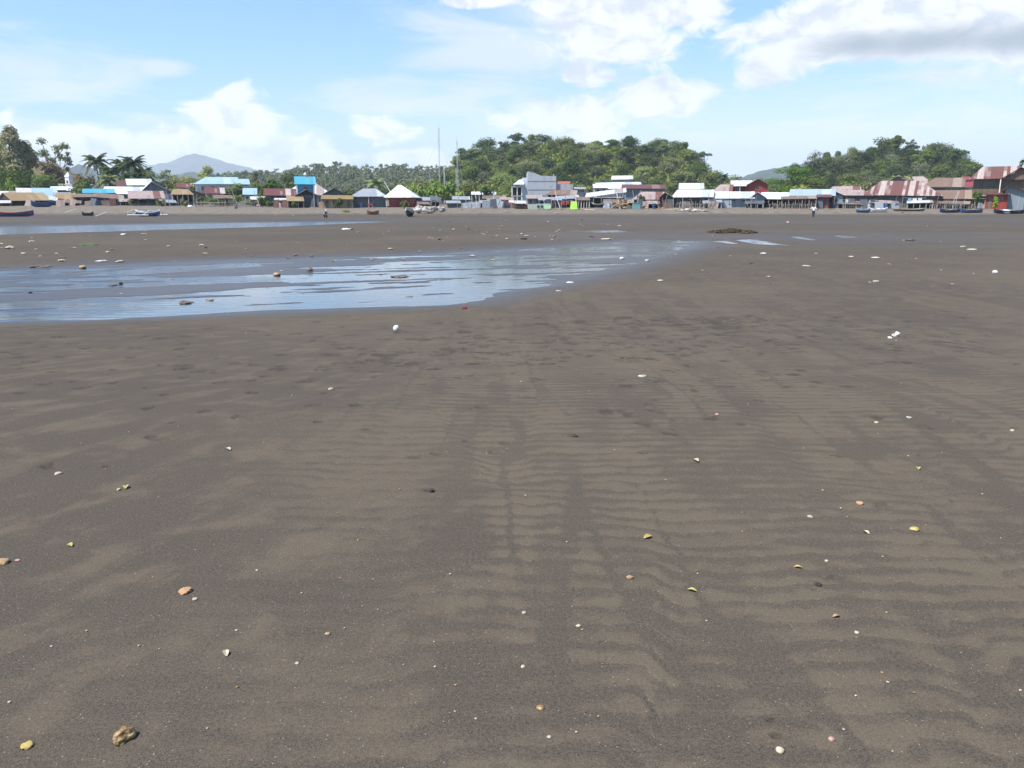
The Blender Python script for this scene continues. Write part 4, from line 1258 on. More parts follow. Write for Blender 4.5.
house('red walled house under a white pyramid roof', 384, 420, 197.3, 185, 160, 11, 'hip', 'white', 'red', hip=(13, 20), windows=[(394, 3, 200, 203), (412, 3.4, 200, 203)], doors=[(403, 3.2, 199.5)], inset=1.0)
# --- middle: shacks by the mast
house('black tilted shack beside the rubble heap', 430, 441, 199.5, 195.5, 158, 4, 'shed', 'dark', 'darkwood', front='open', posts=3, tilt=2, name='shack', cat='shack')
house('low grey shack left of the stone wall', 446, 461, 203, 200.5, 156, 5, 'side', 'grey', 'grey', windows=[(451, 3, 204, 206.5)], doors=[(457, 2.8, 204)], name='shack', cat='shack')
house('white roofed open pavilion among the trees at the hill foot', 471, 496, 194.5, 191.8, 190, 7, 'side', 'white', 'white', front='open', posts=4, postmat='palepost', name='pavilion', cat='pavilion')
house('teal roofed shack left of the grey concrete building', 487, 502, 202, 198.5, 158, 5, 'side', 'teal', 'grey', front='open', posts=4, name='shack', cat='shack')
house('low rusty roofed shack left of the grey concrete building', 499, 514, 200.5, 197.2, 164, 6, 'side', 'rustpink', 'white', windows=[(506, 3, 201.5, 204)], name='shack', cat='shack')


def concrete_building():
    Y, D = 172, 12
    g = height(at(540, 200, Y).x, Y) - .2
    cx = at(540, 200, Y).x
    root = empty('concrete_building', (cx, Y, g), 'tall grey concrete building with blank side and sloping top edge', 'building')
    X = lambda px: at(px, 200, Y).x - cx
    Z = lambda py: at(540, py, Y).z - g
    MB().prism([(X(527.5), -.3), (X(556), -.3), (X(556), Z(176.2)), (X(541), Z(175.7)), (X(534), Z(173)), (X(527.5), Z(171.3))], 0, D).build('wall', Wm['concrete'], root)
    MB().box(X(556) + .004, X(573), .6, D - 1, -.3, Z(184)).build('side_block', Wm['concrete'], root)
    b = MB()
    for py in (181, 189.5):
        b.box(X(527.5) + .05, X(556) - .02, -.05, -.003, Z(py) - .09, Z(py) + .09)
    b.build('floor_band', plain('darker_concrete', (0.25, 0.26, 0.27), .9, .1), root)
    MB().box(X(522.5), X(527.5) - .004, 1.0, D, -.3, Z(177.5)).build('sunlit_side', plain('sunlit_concrete', (0.48, 0.52, 0.57), .85, .1, .8), root)  # left side wall, its sunlit brightness put into a paler colour
    for za, zb in ((186.2, 187.2), (195.5, 196.5)):
        MB().box(X(511), X(522.5) - .006, .4, 6, Z(zb), Z(za)).build('balcony', Wm['concrete'], root)
    for px in (512, 517.2, 521.8):
        MB().box(X(px) - .13, X(px) + .13, .45, .7, -.3, Z(196.5) - .004).build('pillar', M['palepost'], root)
        MB().box(X(px) - .11, X(px) + .11, .45, .68, Z(195.5) + .004, Z(187.2) - .004).build('pillar', M['palepost'], root)
    MB().box(X(511.5), X(522.3), 5.0, 5.2, Z(195.4), Z(187.3)).build('back_wall', Wm['darkwood'], root)
    r = MB()
    r.slab([(X(513.5), -.1, Z(184.2)), (X(524), -.1, Z(184.2)), (X(524), 3, Z(179.2)), (X(519.5), 3, Z(179.2))], .08)
    r.slab([(X(524), 6.1, Z(184.2)), (X(513.5), 6.1, Z(184.2)), (X(519.5), 3, Z(179.2)), (X(524), 3, Z(179.2))], .08)
    r.build('roof', R['white'], root)
    for px in (538, 553.5):
        MB().tube([(X(px), 1, Z(176)), (X(px), 1, Z(174.2))], .1, 6).build('vent_pipe', M['palepost'], root)


concrete_building()
house('house with bright orange roof right of the grey concrete building', 557, 570, 186.2, 181.3, 186, 8, 'side', 'orange', 'white')
house('white fronted stall with reddish roof before the grey building', 526, 546, 198.3, 194.8, 161, 5, 'shed', 'rustpink', 'paleblue', windows=[(531, 4, 199.5, 203)], doors=[(538, 3, 199.5)], posts=4, name='stall', cat='stall')
house('stall with grey roof and dark front before the grey building', 538, 562, 200, 196.8, 157, 5, 'shed', 'grey', 'bluegrey', front='open', posts=5, half=.3, name='stall', cat='stall')
house('shack with wide tan roof right of the grey building', 546, 577, 194.8, 190, 166, 7, 'side', 'brown', 'darkwood', front='open', posts=4, hip=(6, 0))
house('low dark shack with pale grey roof edge near the green panel', 556, 580, 199.5, 196, 158, 6, 'shed', 'grey', 'darkwood', front='open', posts=4, tilt=-1.5, name='shack', cat='shack')
house('open shack of bamboo posts right of the green panel', 575, 590, 200, 197, 155, 5, 'side', 'brown', 'bamboo', front='open', posts=6, postmat='palepost', name='shack', cat='shack')
house('long lean-to with pale roof rising to the right', 585, 626, 197.5, 193.5, 160, 7, 'shed', 'white_stained', 'darkwood', front='open', posts=6, tilt=-5.5, name='shelter', cat='shelter')
house('big white roofed warehouse at the foot of the middle hill', 595, 642, 188.5, 182, 196, 16, 'side', 'white', 'white', windows=[(606, 5, 190, 193), (618, 5, 190, 193)], name='warehouse', cat='warehouse')
house('white roof lantern standing on the warehouse ridge', 611.5, 633, 179.2, 175.6, 208, 5, 'side', 'white', 'grey', base=184.5, name='roof_lantern', cat='roof lantern', over=.2)
house('small white house with flat grey roof left of the warehouse', 593, 609, 187.8, 184, 184, 6, 'side', 'white', 'white', windows=[(598, 3, 189, 192), (604, 3, 189, 192)])
house('white block with two dark windows above the bamboo shack', 574, 586, 189, 187, 180, 6, 'side', 'grey', 'white', windows=[(577.5, 3, 189.6, 192), (582.5, 3, 189.6, 192)])
house('dark walled house with rusty red roof below the warehouse', 622, 666, 188.6, 184.2, 178, 9, 'side', 'rustred', 'bluegrey', windows=[(634, 3, 190, 194), (644, 3, 190, 194), (655, 3, 190, 194)])
house('tan roofed shack with a peaked end near the teal box', 632, 664, 199.5, 191.5, 162, 8, 'side', 'rustpink', 'brownwood', front='open', posts=5, hip=(9, 0), name='shack', cat='shack')
house('narrow dark shack with small grey gable left of the white roof', 659, 675, 198, 192.2, 158, 7, 'gable', 'grey', 'darkwood', peak=665, doors=[(666, 3, 200)], name='shack', cat='shack')
house('dark walled house with wide white roof and gable to the left', 672, 713, 197, 189.6, 158, 9, 'side', 'white', 'darkwood', hip=(4, 0), windows=[(690, 4, 198.8, 202), (702, 4, 198.8, 202)], doors=[(680, 3.5, 199)])
house('white roofed house behind the dark walled one', 679, 704, 189, 183.2, 176, 8, 'side', 'white', 'white', windows=[(686, 3, 190, 193)])
house('house with long white roof and dark roof patch', 710, 754, 198.2, 191.5, 158, 9, 'side', 'white', 'paleblue', windows=[(731, 9, 199.8, 201.6), (744, 5, 199.8, 201.6)], doors=[(718, 4, 199.6)])
house('low dark gabled roof peeping over the long white roof', 710, 735, 194.2, 190.8, 172, 6, 'gable', 'white', 'bluegrey', peak=723, gable='darkwood')
house('pale blue house with white gable right of the long white roof', 750, 766, 197.5, 191.8, 157, 8, 'gable', 'white', 'paleblue', peak=757.5, windows=[(756, 3, 200, 202)])
house('pale pink roofed house behind the long white roof', 712, 732, 192, 184.5, 178, 8, 'side', 'rustpink', 'pink', hip=(7, 0))
house('red house with white and red roof at the gap between the hills', 731, 758, 186, 180.3, 186, 9, 'side', 'white_stained', 'red', windows=[(738, 4, 187, 191), (748, 4, 187, 191)], posts=4, postmat='palepost')
house('red gabled house with pale roof right of the other red house', 747, 769, 184.8, 178.6, 182, 9, 'gable', 'rustpink', 'red', peak=758, windows=[(758, 4, 186.5, 189.5)])
house('long house with low white roof over a blue tarpaulin', 760, 805, 199, 192.2, 158, 9, 'side', 'white', 'darkwood', front='open', posts=6, half=.35)
house('house with light blue zinc roof and dark open front', 790, 834, 195.6, 189.2, 157, 9, 'side', 'paleblue', 'brownwood', front='open', posts=6, half=.45, hip=(0, 0))
house('lean-to with rusty roof under the light blue zinc roof', 782, 816, 198.6, 196.4, 152, 4, 'shed', 'brown', 'brownwood', front='open', posts=6, half=.5, name='shelter', cat='shelter')
house('red fronted stall under the right end of the light blue roof', 817, 831, 197, 194.2, 153, 4, 'shed', 'rustred', 'red', windows=[(822, 3, 198.5, 202)], doors=[(827, 2.6, 198.5)], name='stall', cat='stall')
house('house with small bright blue gable and pale roof', 824, 844, 195.4, 189.5, 160, 8, 'gable', 'white_stained', 'white', peak=832, gable='blue', windows=[(835, 5, 198, 202)])
house('house with patched rusty pink roof beside the blue gable', 829, 862, 193, 186, 170, 9, 'side', 'rustpink', 'white', hip=(4, 3))
house('low house with pale rusty hipped roof and grey wall', 840, 872, 195.2, 190.2, 160, 9, 'hip', 'rustpink', 'greygreen', hip=(8, 9), windows=[(852, 3, 198, 202)], doors=[(860, 3, 199)])
house('wide grey walled house with red and white striped hip roof', 865, 938, 195.3, 181.2, 158, 14, 'hip', 'bigrust', 'greygreen', hip=(14, 22), windows=[(881, 5, 198.3, 202), (894, 5, 198.3, 202), (909, 7, 198.3, 202)], doors=[(872, 3.4, 198.5), (901, 3.4, 198.5), (925, 4, 198.5)], inset=.7)
house('blue grey gable with faded pink roof above the striped hip roof', 884, 910, 183.4, 175.8, 178, 16, 'gable', 'rustpink', 'bluegrey', peak=897, base=207)
house('long faded pink roof running right from the blue grey gable', 905, 936, 186.5, 176.6, 184, 10, 'hip', 'rustpink', 'grey', hip=(1, 14))
house('dark grey gabled house with brown sheet roof', 924, 962, 187, 177.6, 172, 10, 'side', 'brown', 'grey', hip=(10, 0), windows=[(948, 6, 188, 190.2)])
house('long brown plank house with tan roof behind the blue boats', 927, 982, 198.8, 190.2, 156, 9, 'side', 'brown', 'brownwood', hip=(10, 6), front='open', posts=7, half=.55)
house('white roof sheet sloping to the right by the tan roof', 955, 988, 198.3, 191.2, 162, 8, 'gable', 'white', 'darkwood', peak=960, gable='darkwood', front='wall')
house('small red roofed house behind the big rusty roof', 957, 973, 180.2, 176.4, 190, 6, 'hip', 'red', 'grey', hip=(5, 5))
house('lower red lean-to roof left of the big rusty roof', 960, 976, 187.3, 182.4, 180, 6, 'shed', 'red', 'white', tilt=-1)


def big_house():
    Y, D = 152, 11
    px0, px1 = 972, 1046
    cx = at(1000, 200, Y).x
    g = height(cx, Y) - .2
    root = empty('stilt_house', (cx, Y, g), 'big dark two storey house with bleached rusty roof at the right edge', 'house', rz=math.atan2(-cx, Y))
    X = lambda px: at(px, 200, Y).x - cx
    Z = lambda py, yy=0: at(1000, py, Y + yy).z - g
    ze, zr = Z(178.4), Z(166.5, 5)
    r = MB()
    r.slab([(X(971), -1.0, ze), (X(1002), -1.0, ze), (X(1014), 4.5, zr), (X(981), 4.5, zr)], .09)
    r.slab([(X(1014), -1.6, Z(167.5)), (X(1014), 4.5, zr), (X(1002), -1.0, ze - .02), (X(998), -1.6, ze - .1)][::-1], .09)
    r.slab([(X(1014), -1.6, Z(167.5)), (X(1047), -1.6, Z(179)), (X(1047), 10, Z(179)), (X(1014), 10, Z(167.5))], .09)
    r.slab([(X(1014), 4.5, zr - .02), (X(1014), 10.5, zr - .6), (X(975), 10.5, ze), (X(981), 4.5, zr)], .09)
    r.slab([(X(971), 10.5, ze), (X(971), -1.0, ze - .01), (X(981), 4.5, zr - .01)], .09)
    r.build('roof', R['bigrust'], root)
    MB().prism([(X(1000), ze - .25), (X(1043), ze - .3), (X(1014), Z(169.2))], -.9, -.78).build('gable', Wm['brownwood'], root)
    w = MB()
    zf = Z(195)
    w.box(X(975), X(1044), 0, .15, zf, ze - .1)
    w.box(X(975), X(975) + .15, .15, D, zf, ze - .1).box(X(1044) - .15, X(1044), .15, D, zf, ze - .1).box(X(975), X(1044), D, D + .15, zf, ze - .1)
    w.build('wall', Wm['brownwood'], root)
    MB().box(X(975), X(1044), -.3, D, zf - .2, zf - .004).build('floor_beam', M['post'], root)
    for px in (980, 991, 1030):
        MB().box(X(px) - .55, X(px) + .55, -.06, -.003, Z(187), Z(182)).build('window', M['glass'], root)
    for px in (976, 985, 996, 1007):
        MB().box(X(px) - .1, X(px) + .1, .1, .3, -.3, zf - .205).build('post', M['post'], root)
    MB().box(X(998.4) - .08, X(998.4) + .08, -.95, -.8, zf, ze - .15).build('post', M['palepost'], root)
    MB().box(X(984), X(1044), 3, 3.2, -.3, zf - .21).build('back_wall', Wm['darkwood'], root)


big_house()
house('pale blue walled annex with narrow brown roof at the right edge', 1005, 1032, 190.5, 185.5, 148, 4, 'gable', 'rustred', 'paleblue', peak=1009, tilt=2.5, doors=[(1026, 3.5, 193)], name='annex', cat='annex', gable='paleblue')
house('low dark red wall front left of the pale blue annex', 986, 1008.5, 194.2, 192.4, 149, 3, 'shed', 'rustred', 'red', doors=[(992, 3, 196.5)], windows=[(1000, 5, 197, 200)], name='shed', cat='shed')

house('low grey roofed shack just right of the low pale grey wall', 479, 492, 203, 200, 157, 4, 'shed', 'grey', 'darkwood', front='open', posts=3, name='shack', cat='shack')
house('brown roofed shack behind the teal roofed one', 482, 506, 198.5, 195.5, 176, 6, 'side', 'brown', 'grey', name='shack', cat='shack', windows=[(494, 3, 199, 201)])
house('stained roofed shack below the balcony of the grey building', 507, 527, 203.3, 200.4, 156, 4, 'shed', 'white_stained', 'darkwood', front='open', posts=5, name='shack', cat='shack')
house('brown lean-to filling the space under the long pale lean-to', 603, 634, 202, 199, 154, 4, 'shed', 'brown', 'darkwood', front='open', posts=5, tilt=1, name='shelter', cat='shelter')
house('grey lean-to between the dark walled house and the long white roof', 703, 722, 203, 200.6, 153, 3, 'shed', 'grey', 'darkwood', front='open', posts=4, tilt=-.8, name='shelter', cat='shelter')
house('faded rusty lean-to before the left end of the striped roof house', 870, 897, 202.6, 200, 153, 3, 'shed', 'rustpink', 'darkwood', front='open', posts=5, tilt=.7, name='shelter', cat='shelter')
house('low brown lean-to before the brown plank house', 938, 968, 203.2, 200.6, 151.5, 3, 'shed', 'brown', 'darkwood', front='open', posts=5, tilt=.6, name='shelter', cat='shelter')
house('stained roofed hut between the small white house and the red striped roof', 251, 267, 199.5, 196.3, 170, 5, 'side', 'white_stained', 'grey', name='hut', cat='hut', windows=[(259, 3, 200.5, 203)])
house('grey roofed hut behind the rubble heap', 417, 432, 200.5, 197, 170, 6, 'side', 'grey', 'brownwood', name='hut', cat='hut', windows=[(424, 3, 201.5, 204)])

house('small stained roofed hut at the foot of the pale hut by the left edge', -8, 10, 203, 200.3, 170, 4, 'side', 'white_stained', 'brownwood', front='open', posts=3, name='hut', cat='hut')
house('grey roofed hut wedged between the light blue and white lean-to roofs', 54, 70, 195.5, 192.3, 188, 5, 'side', 'grey', 'brownwood', name='hut', cat='hut', windows=[(62, 3, 196.5, 199)])
house('brown sheet shelter right of the white lean-to on the left beach', 63, 80, 202.3, 199.6, 175, 3, 'shed', 'brown', 'darkwood', front='open', posts=4, tilt=1, name='shelter', cat='shelter')
house('faded rusty shelter at the right end of the sagging tan roof', 120, 136, 201.8, 199, 176, 3, 'shed', 'rustpink', 'darkwood', front='open', posts=4, tilt=-.8, name='shelter', cat='shelter')
house('low grey shelter below the right roof slope of the white gable house', 160, 176, 202, 199.3, 172, 3, 'shed', 'grey', 'darkwood', front='open', posts=4, tilt=.8, name='shelter', cat='shelter')
house('brown roofed hut behind the shrubs below the hall', 214, 232, 198.3, 195, 174, 5, 'side', 'brown', 'brownwood', name='hut', cat='hut', windows=[(223, 3, 199.3, 202)])
house('rusty lean-to against the right side of the red walled house', 418, 430, 203.8, 201.2, 157, 3, 'shed', 'brown', 'brownwood', front='open', posts=3, tilt=.6, name='shelter', cat='shelter')
house('grey hut half hidden by shrubs left of the white pavilion', 452, 470, 199.5, 196.2, 178, 5, 'side', 'grey', 'grey', name='hut', cat='hut', windows=[(461, 3, 200.5, 203)])
house('faded rusty roofed hut between the warehouse and the narrow dark shack', 640, 660, 203.3, 200.3, 154, 3, 'shed', 'rustpink', 'darkwood', front='open', posts=4, tilt=.7, name='hut', cat='hut')
house('dark roofed hut between the two long white roofs', 745, 764, 203.5, 201, 153, 3, 'shed', 'dark', 'darkwood', front='open', posts=4, tilt=-.5, name='hut', cat='hut')
house('patched brown lean-to before the low grey walled house', 838, 862, 203.3, 200.6, 153, 3, 'shed', 'brown', 'darkwood', front='open', posts=5, tilt=.9, name='shelter', cat='shelter')
house('stained lean-to under the eave of the striped hip roof at its right end', 908, 932, 203.0, 200.6, 152.5, 3, 'shed', 'white_stained', 'darkwood', front='open', posts=5, tilt=-.7, name='shelter', cat='shelter')


def shrine():
    Y = 240
    p = at(67.5, 184, Y)
    root = empty('shrine', (p.x, Y, p.z), 'small white shrine with a pointed top on a pale plinth', 'shrine')
    k = Y / F_PX
    mw = plain('whitewash', (0.78, 0.76, 0.72), .8, .06)
    MB().box(-2.0 * k, 2.0 * k, 0, 2, 0, 7 * k).build('body', mw, root)
    MB().add([(-2.4 * k, -.1, 7 * k), (2.4 * k, -.1, 7 * k), (2.4 * k, 2.1, 7 * k), (-2.4 * k, 2.1, 7 * k), (0, 1, 11.5 * k)], [(0, 1, 4), (1, 2, 4), (2, 3, 4), (3, 0, 4), (3, 2, 1, 0)]).build('spire', mw, root)
    MB().box(-.7 * k, .7 * k, -.06, -.003, .2, 3.2 * k).build('door', M['glass'], root)
    MB().box(-7 * k, 6 * k, -1, 3, -12 * k, -.01).build('plinth', plain('pale_stone', (0.46, 0.42, 0.35), .9, .15), root)


shrine()


# ------------------------------------------------------------------ masts
def mast(px, top, Y, wpx, label):
    p = at(px, top, Y)
    g = height(p.x, Y)
    H, w = p.z - g, wpx / F_PX * Y
    root = empty('lattice_mast', (p.x, Y, g), label, 'mast')
    steel = plain('galvanised_steel_' + str(px), (0.42, 0.43, 0.45), .5, .1)
    legs = [Vector((w * .5 * math.cos(a), w * .5 * math.sin(a), 0)) for a in (-1.57, .52, 2.62)]
    for l in legs:
        MB().tube([l, l + Vector((0, 0, H * .94))], .04, 5).build('leg', steel, root)
    b = MB()
    n = int(H / 1.6)
    for i in range(n):
        z0, z1 = H * .94 * i / n, H * .94 * (i + 1) / n
        for j in range(3):
            a, c = legs[j], legs[(j + 1) % 3]
            b.tube([a + Vector((0, 0, z0)), c + Vector((0, 0, z1))], .014, 4, False)
            b.tube([a + Vector((0, 0, z0)), c + Vector((0, 0, z0))], .012, 4, False)
    b.build('bracing', steel, root)
    MB().tube([(0, 0, H * .93), (0, 0, H)], .06, 6).build('antenna', M['palepost'], root)
    for j, a in enumerate((-1.2, .9, 2.9)):
        MB().tube([(0, 0, H * .8), (math.cos(a) * H * .42, math.sin(a) * H * .42, -.2)], .02, 4).build('guy_wire', steel, root)


mast(438.5, 123, 262, 1.3, 'tallest slender lattice mast against the sky left of the middle hill')
mast(457, 137, 275, 1.3, 'shorter slender lattice mast before the left end of the middle hill')
for px, top, bot, Y, lab in ((444, 166, 196, 236, 'pale bare pole between the two masts'), (456, 168, 190, 240, 'pale bare pole beside the shorter mast'), (393, 181, 197, 168, 'thin pole leaning over the white pyramid roof')):
    p, q = at(px, top, Y), at(px, bot, Y)
    g = height(p.x, Y)
    lean = 1.8 if px == 393 else 0
    o = MB().tube([(0, 0, -.3), (-lean * .4, 0, (p.z - g) * .6), (-lean, 0, p.z - g)], [.11, .09, .07], 6).build('pole', M['palepost'])
    o.location = (p.x, Y, g)
    tag(o, lab, 'pole')
o = empty('roof_finial', at(305.4, 176.8, 169) - Vector((0, 0, .1)), 'white finial standing behind the bright cyan roof', 'finial')
MB().tube([(0, 0, -2.5), (0, 0, .3)], [.22, .18], 8).build('stem', M['palepost'], o)
MB().tube([(0, 0, .3), (0, 0, .5), (0, 0, .75), (0, 0, 1.05)], [.2, .36, .26, .03], 10).build('cap', M['palepost'], o)


# ------------------------------------------------------------------ boats
PAINT = {k: plain('boat_paint_' + k, c, .45, .1, 1.5, .4) for k, c in dict(red=(.36, .05, .04), blue=(.025, .06, .17), white=(.74, .74, .72), black=(.02, .02, .024), yellow=(.66, .45, .10), brown=(.15, .085, .055),
         midblue=(.035, .075, .15), pale=(.52, .50, .45), navy=(.015, .03, .09), skyblue=(.22, .34, .44)).items()}


def boat(label, px, py, length, yaw, hull, band, inside='brown', beam=None, depthm=.75, outrigger=False, tilt=0.0, cargo=None, group=None):
    p = ground(px, py)
    root = empty('boat', (p.x, p.y, p.z - .06), label, 'boat', group, yaw)
    root.rotation_euler = (tilt, 0, yaw)
    bw = beam or length * .16
    n, secs = 15, []
    for i in range(n):
        t = i / (n - 1) * 2 - 1
        w = bw * max(0.03, (1 - abs(t) ** 2.6))
        k = .0 + .38 * abs(t) ** 3 * depthm
        sheer = depthm * (1 + .55 * abs(t) ** 2.4)
        secs.append((t * length / 2, w, k, sheer))

    def skin(mb, f0, f1, off):
        prof = []
        for x, w, k, s in secs:
            for sg in (-1, 1):
                pass
            row = []
            for j in range(7):
                a = f0 + (f1 - f0) * j / 6
                row.append((x, (w / 2) * (a ** .55) + off * (a ** .4), k + (s - k) * a))
            prof.append(row)
        for sg in (-1, 1):
            for i in range(n - 1):
                for j in range(6):
                    q = [prof[i][j], prof[i + 1][j], prof[i + 1][j + 1], prof[i][j + 1]]
                    mb.add([(v[0], v[1] * sg, v[2]) for v in q], [(0, 1, 2, 3)])
    h = MB()
    skin(h, 0.0, .70, 0)
    h.build('hull', PAINT[hull], root, True)
    b = MB()
    skin(b, .70, 1.0, .006)
    b.build('gunwale', PAINT[band], root, True)
    d = MB()
    for i in range(n - 1):
        x0, w0, k0, s0 = secs[i]
        x1, w1, k1, s1 = secs[i + 1]
        z0, z1 = k0 + (s0 - k0) * .45, k1 + (s1 - k1) * .45
        d.add([(x0, -w0 * .33, z0), (x1, -w1 * .33, z1), (x1, w1 * .33, z1), (x0, w0 * .33, z0)], [(0, 1, 2, 3)])
    d.build('deck', PAINT[inside], root)
    for f in (-.25, .2):
        MB().box(f * length - .12, f * length + .12, -bw * .42, bw * .42, depthm * .82, depthm * .87).build('thwart', PAINT[inside], root)
    if outrigger:
        for f in (-.22, .22):
            MB().tube([(f * length, -bw * 2.6, .35), (f * length, -bw, depthm * 1.25), (f * length, bw, depthm * 1.25), (f * length, bw * 2.6, .35)], .05, 6).build('outrigger_boom', M['palepost'], root)
        for sg in (-1, 1):
            MB().tube([(-length * .42, sg * bw * 2.6, .3), (length * .42, sg * bw * 2.6, .3)], [.09, .08], 6).build('outrigger_float', M['palepost'], root)
    if cargo:
        x, col, sz = cargo
        MB().add(*lump(sz, int(px), .55)).build('cargo_bundle', PAINT[col], root).location = (x * length, 0, depthm * .75)
    return root


def lump(size, seed, flat_=.6, sub=2, rough=.28):
    bm = bmesh.new()
    bmesh.ops.create_icosphere(bm, subdivisions=sub, radius=1)
    r = np.random.default_rng(seed)
    o = r.random(3) * 50
    V = []
    sx, sy = r.uniform(.75, 1.25), r.uniform(.7, 1.1)
    for v in bm.verts:
        n = vnoise(np.array([v.co.x * 1.3 + o[0] + v.co.z]), np.array([v.co.y * 1.3 + o[1] - v.co.z * .7]), seed)[0]
        n2 = vnoise(np.array([v.co.x * 3.3 + o[2]]), np.array([v.co.y * 3.3 + v.co.z * 2.9]), seed + 1)[0]
        k = 1 + rough * n + rough * .5 * n2
        V.append((v.co.x * k * size * .5 * sx, v.co.y * k * size * .5 * sy, v.co.z * k * size * .5 * flat_))
    F = [tuple(v.index for v in f.verts) for f in bm.faces]
    bm.free()
    return V, F


boat('red topped blue boat cut by the left edge on the beach', 12, 216.6, 6.6, .05, 'blue', 'red', 'brown', 1.4, .68, cargo=(.36, 'yellow', .8))
boat('black dinghy with pale outrigger poles on the left beach', 88, 215.8, 1.7, .35, 'black', 'navy', 'brown', .8, .5, cargo=(.1, 'yellow', .5))
boat('white and blue outrigger boat on the left beach', 148, 216.4, 4.4, -.25, 'navy', 'white', 'skyblue', .85, .75, True)
boat('blue boat with raised bow in front of the tan hut', 42, 207.0, 3.6, .5, 'blue', 'midblue', 'blue', 1.0, .9, tilt=.15)
boat('blue tarpaulined boat under the sagging tan roof', 104, 205.4, 5.2, .02, 'midblue', 'blue', 'midblue', 1.5, 1.0, cargo=(0, 'midblue', 1.5))
boat('dark blue boat beside the tarpaulined one', 116, 205.6, 3.8, -.05, 'navy', 'blue', 'brown', 1.2, .8)
boat('brown wooden dugout lying on the beach slope', 373, 214.6, 2.2, -.3, 'brown', 'red', 'brown', .7, .55)
boat('black and white boat seen bow on by the rubble heap', 410, 216.6, 4.0, 1.45, 'black', 'pale', 'brown', 1.35, .95)
boat('dark open boat hauled up in front of the grey building', 524, 208.8, 4.2, .02, 'brown', 'black', 'black', 1.3, .75)
boat('dark boat stored under the long pale lean-to', 598, 207.6, 2.9, .02, 'black', 'pale', 'brown', 1.1, .8)
boat('small blue boat with white bundle on the right beach', 863, 212.8, 2.5, .08, 'midblue', 'skyblue', 'pale', 1.0, .6, cargo=(-.2, 'white', .8))
boat('pale boat with sagging white cover next to the small blue boat', 878, 212.6, 3.2, -.06, 'pale', 'white', 'white', 1.0, .65, cargo=(0, 'white', 1.0))
boat('long pale overturned looking canoe before the striped roof house', 909, 211.2, 5.6, .05, 'brown', 'pale', 'pale', 1.1, .42)
boat('dark blue boat in front of the brown plank house', 950, 212.8, 3.6, .02, 'navy', 'blue', 'pale', 1.1, .55, cargo=(.0, 'pale', .8))
boat('bright blue boat right of the dark blue one', 971, 213.0, 3.8, -.02, 'midblue', 'midblue', 'pale', 1.1, .55)
boat('black boat loaded with white bundles at the right edge', 1010, 213.4, 5.6, .03, 'black', 'navy', 'white', 1.3, .5, cargo=(-.12, 'white', 1.3))
boat('blue boat under the long white roof', 763, 206.6, 2.9, .03, 'midblue', 'skyblue', 'blue', 1.1, 1.0, cargo=(0, 'midblue', 1.0))

for px, py, L, yaw, lab in ((71, 213, 1.7, .6, 'pale pole lying slantwise left of the black dinghy'), (101.5, 216.5, 1.7, .75, 'pale pole propped right of the black dinghy'), (131, 213, 2.0, -.5, 'thin pale pole left of the white and blue outrigger')):
    p = ground(px, py)
    o = MB().tube([(-L / 2, 0, .06), (L / 2, 0, .65)], .055, 6).build('pole', M['palepost'])
    o.location, o.rotation_euler = p, (0, 0, yaw)
    tag(o, lab, 'pole')


# ------------------------------------------------------------------ people
def person(label, loc, joints, edges, shirt, trousers, skin, yaw, hat=None):
    """one continuous skinned body; clothes are shells grown from the same joints"""
    root = empty('person', loc, label, 'person', rz=yaw)

    def grow(name, pts, eds, mat, extra=0.0, sub=1):
        me_ = bpy.data.meshes.new(name)
        keys = list(pts)
        me_.from_pydata([joints[k][0] for k in keys], [(keys.index(a), keys.index(b)) for a, b in eds], [])
        o = bpy.data.objects.new(name, me_)
        link(o, root)
        md = o.modifiers.new('skin', 'SKIN')
        for i, k in enumerate(keys):
            r_ = joints[k][1] + extra
            me_.skin_vertices[0].data[i].radius = (r_, r_)
        me_.skin_vertices[0].data[0].use_root = True
        o.modifiers.new('sub', 'SUBSURF').levels = sub
        o.modifiers['sub'].render_levels = sub
        me_.materials.append(mat)
        return o
    grow('body', joints, edges, skin, 0, 2)
    up = [e for e in edges if e in (('pelvis', 'waist'), ('waist', 'chest'), ('chest', 'shl'), ('chest', 'shr'), ('shl', 'ell'), ('shr', 'elr'))]
    ks = ['waist', 'pelvis', 'chest', 'shl', 'shr', 'ell', 'elr']
    grow('shirt', ks, up, shirt, .022)
    lo = [e for e in edges if e in (('pelvis', 'hipl'), ('pelvis', 'hipr'), ('hipl', 'knl'), ('hipr', 'knr'), ('knl', 'anl'), ('knr', 'anr'))]
    grow('trousers', ['pelvis', 'hipl', 'hipr', 'knl', 'knr', 'anl', 'anr'], lo, trousers, .018)
    hd = Vector(joints['head'][0])
    hr = MB().add(*lump(.235, 5, 1.0, 2, .06)).build('hair' if hat is None else 'hat', hat or PAINT['black'], root, True)
    hr.location = hd + Vector((0, .02, .05))
    return root


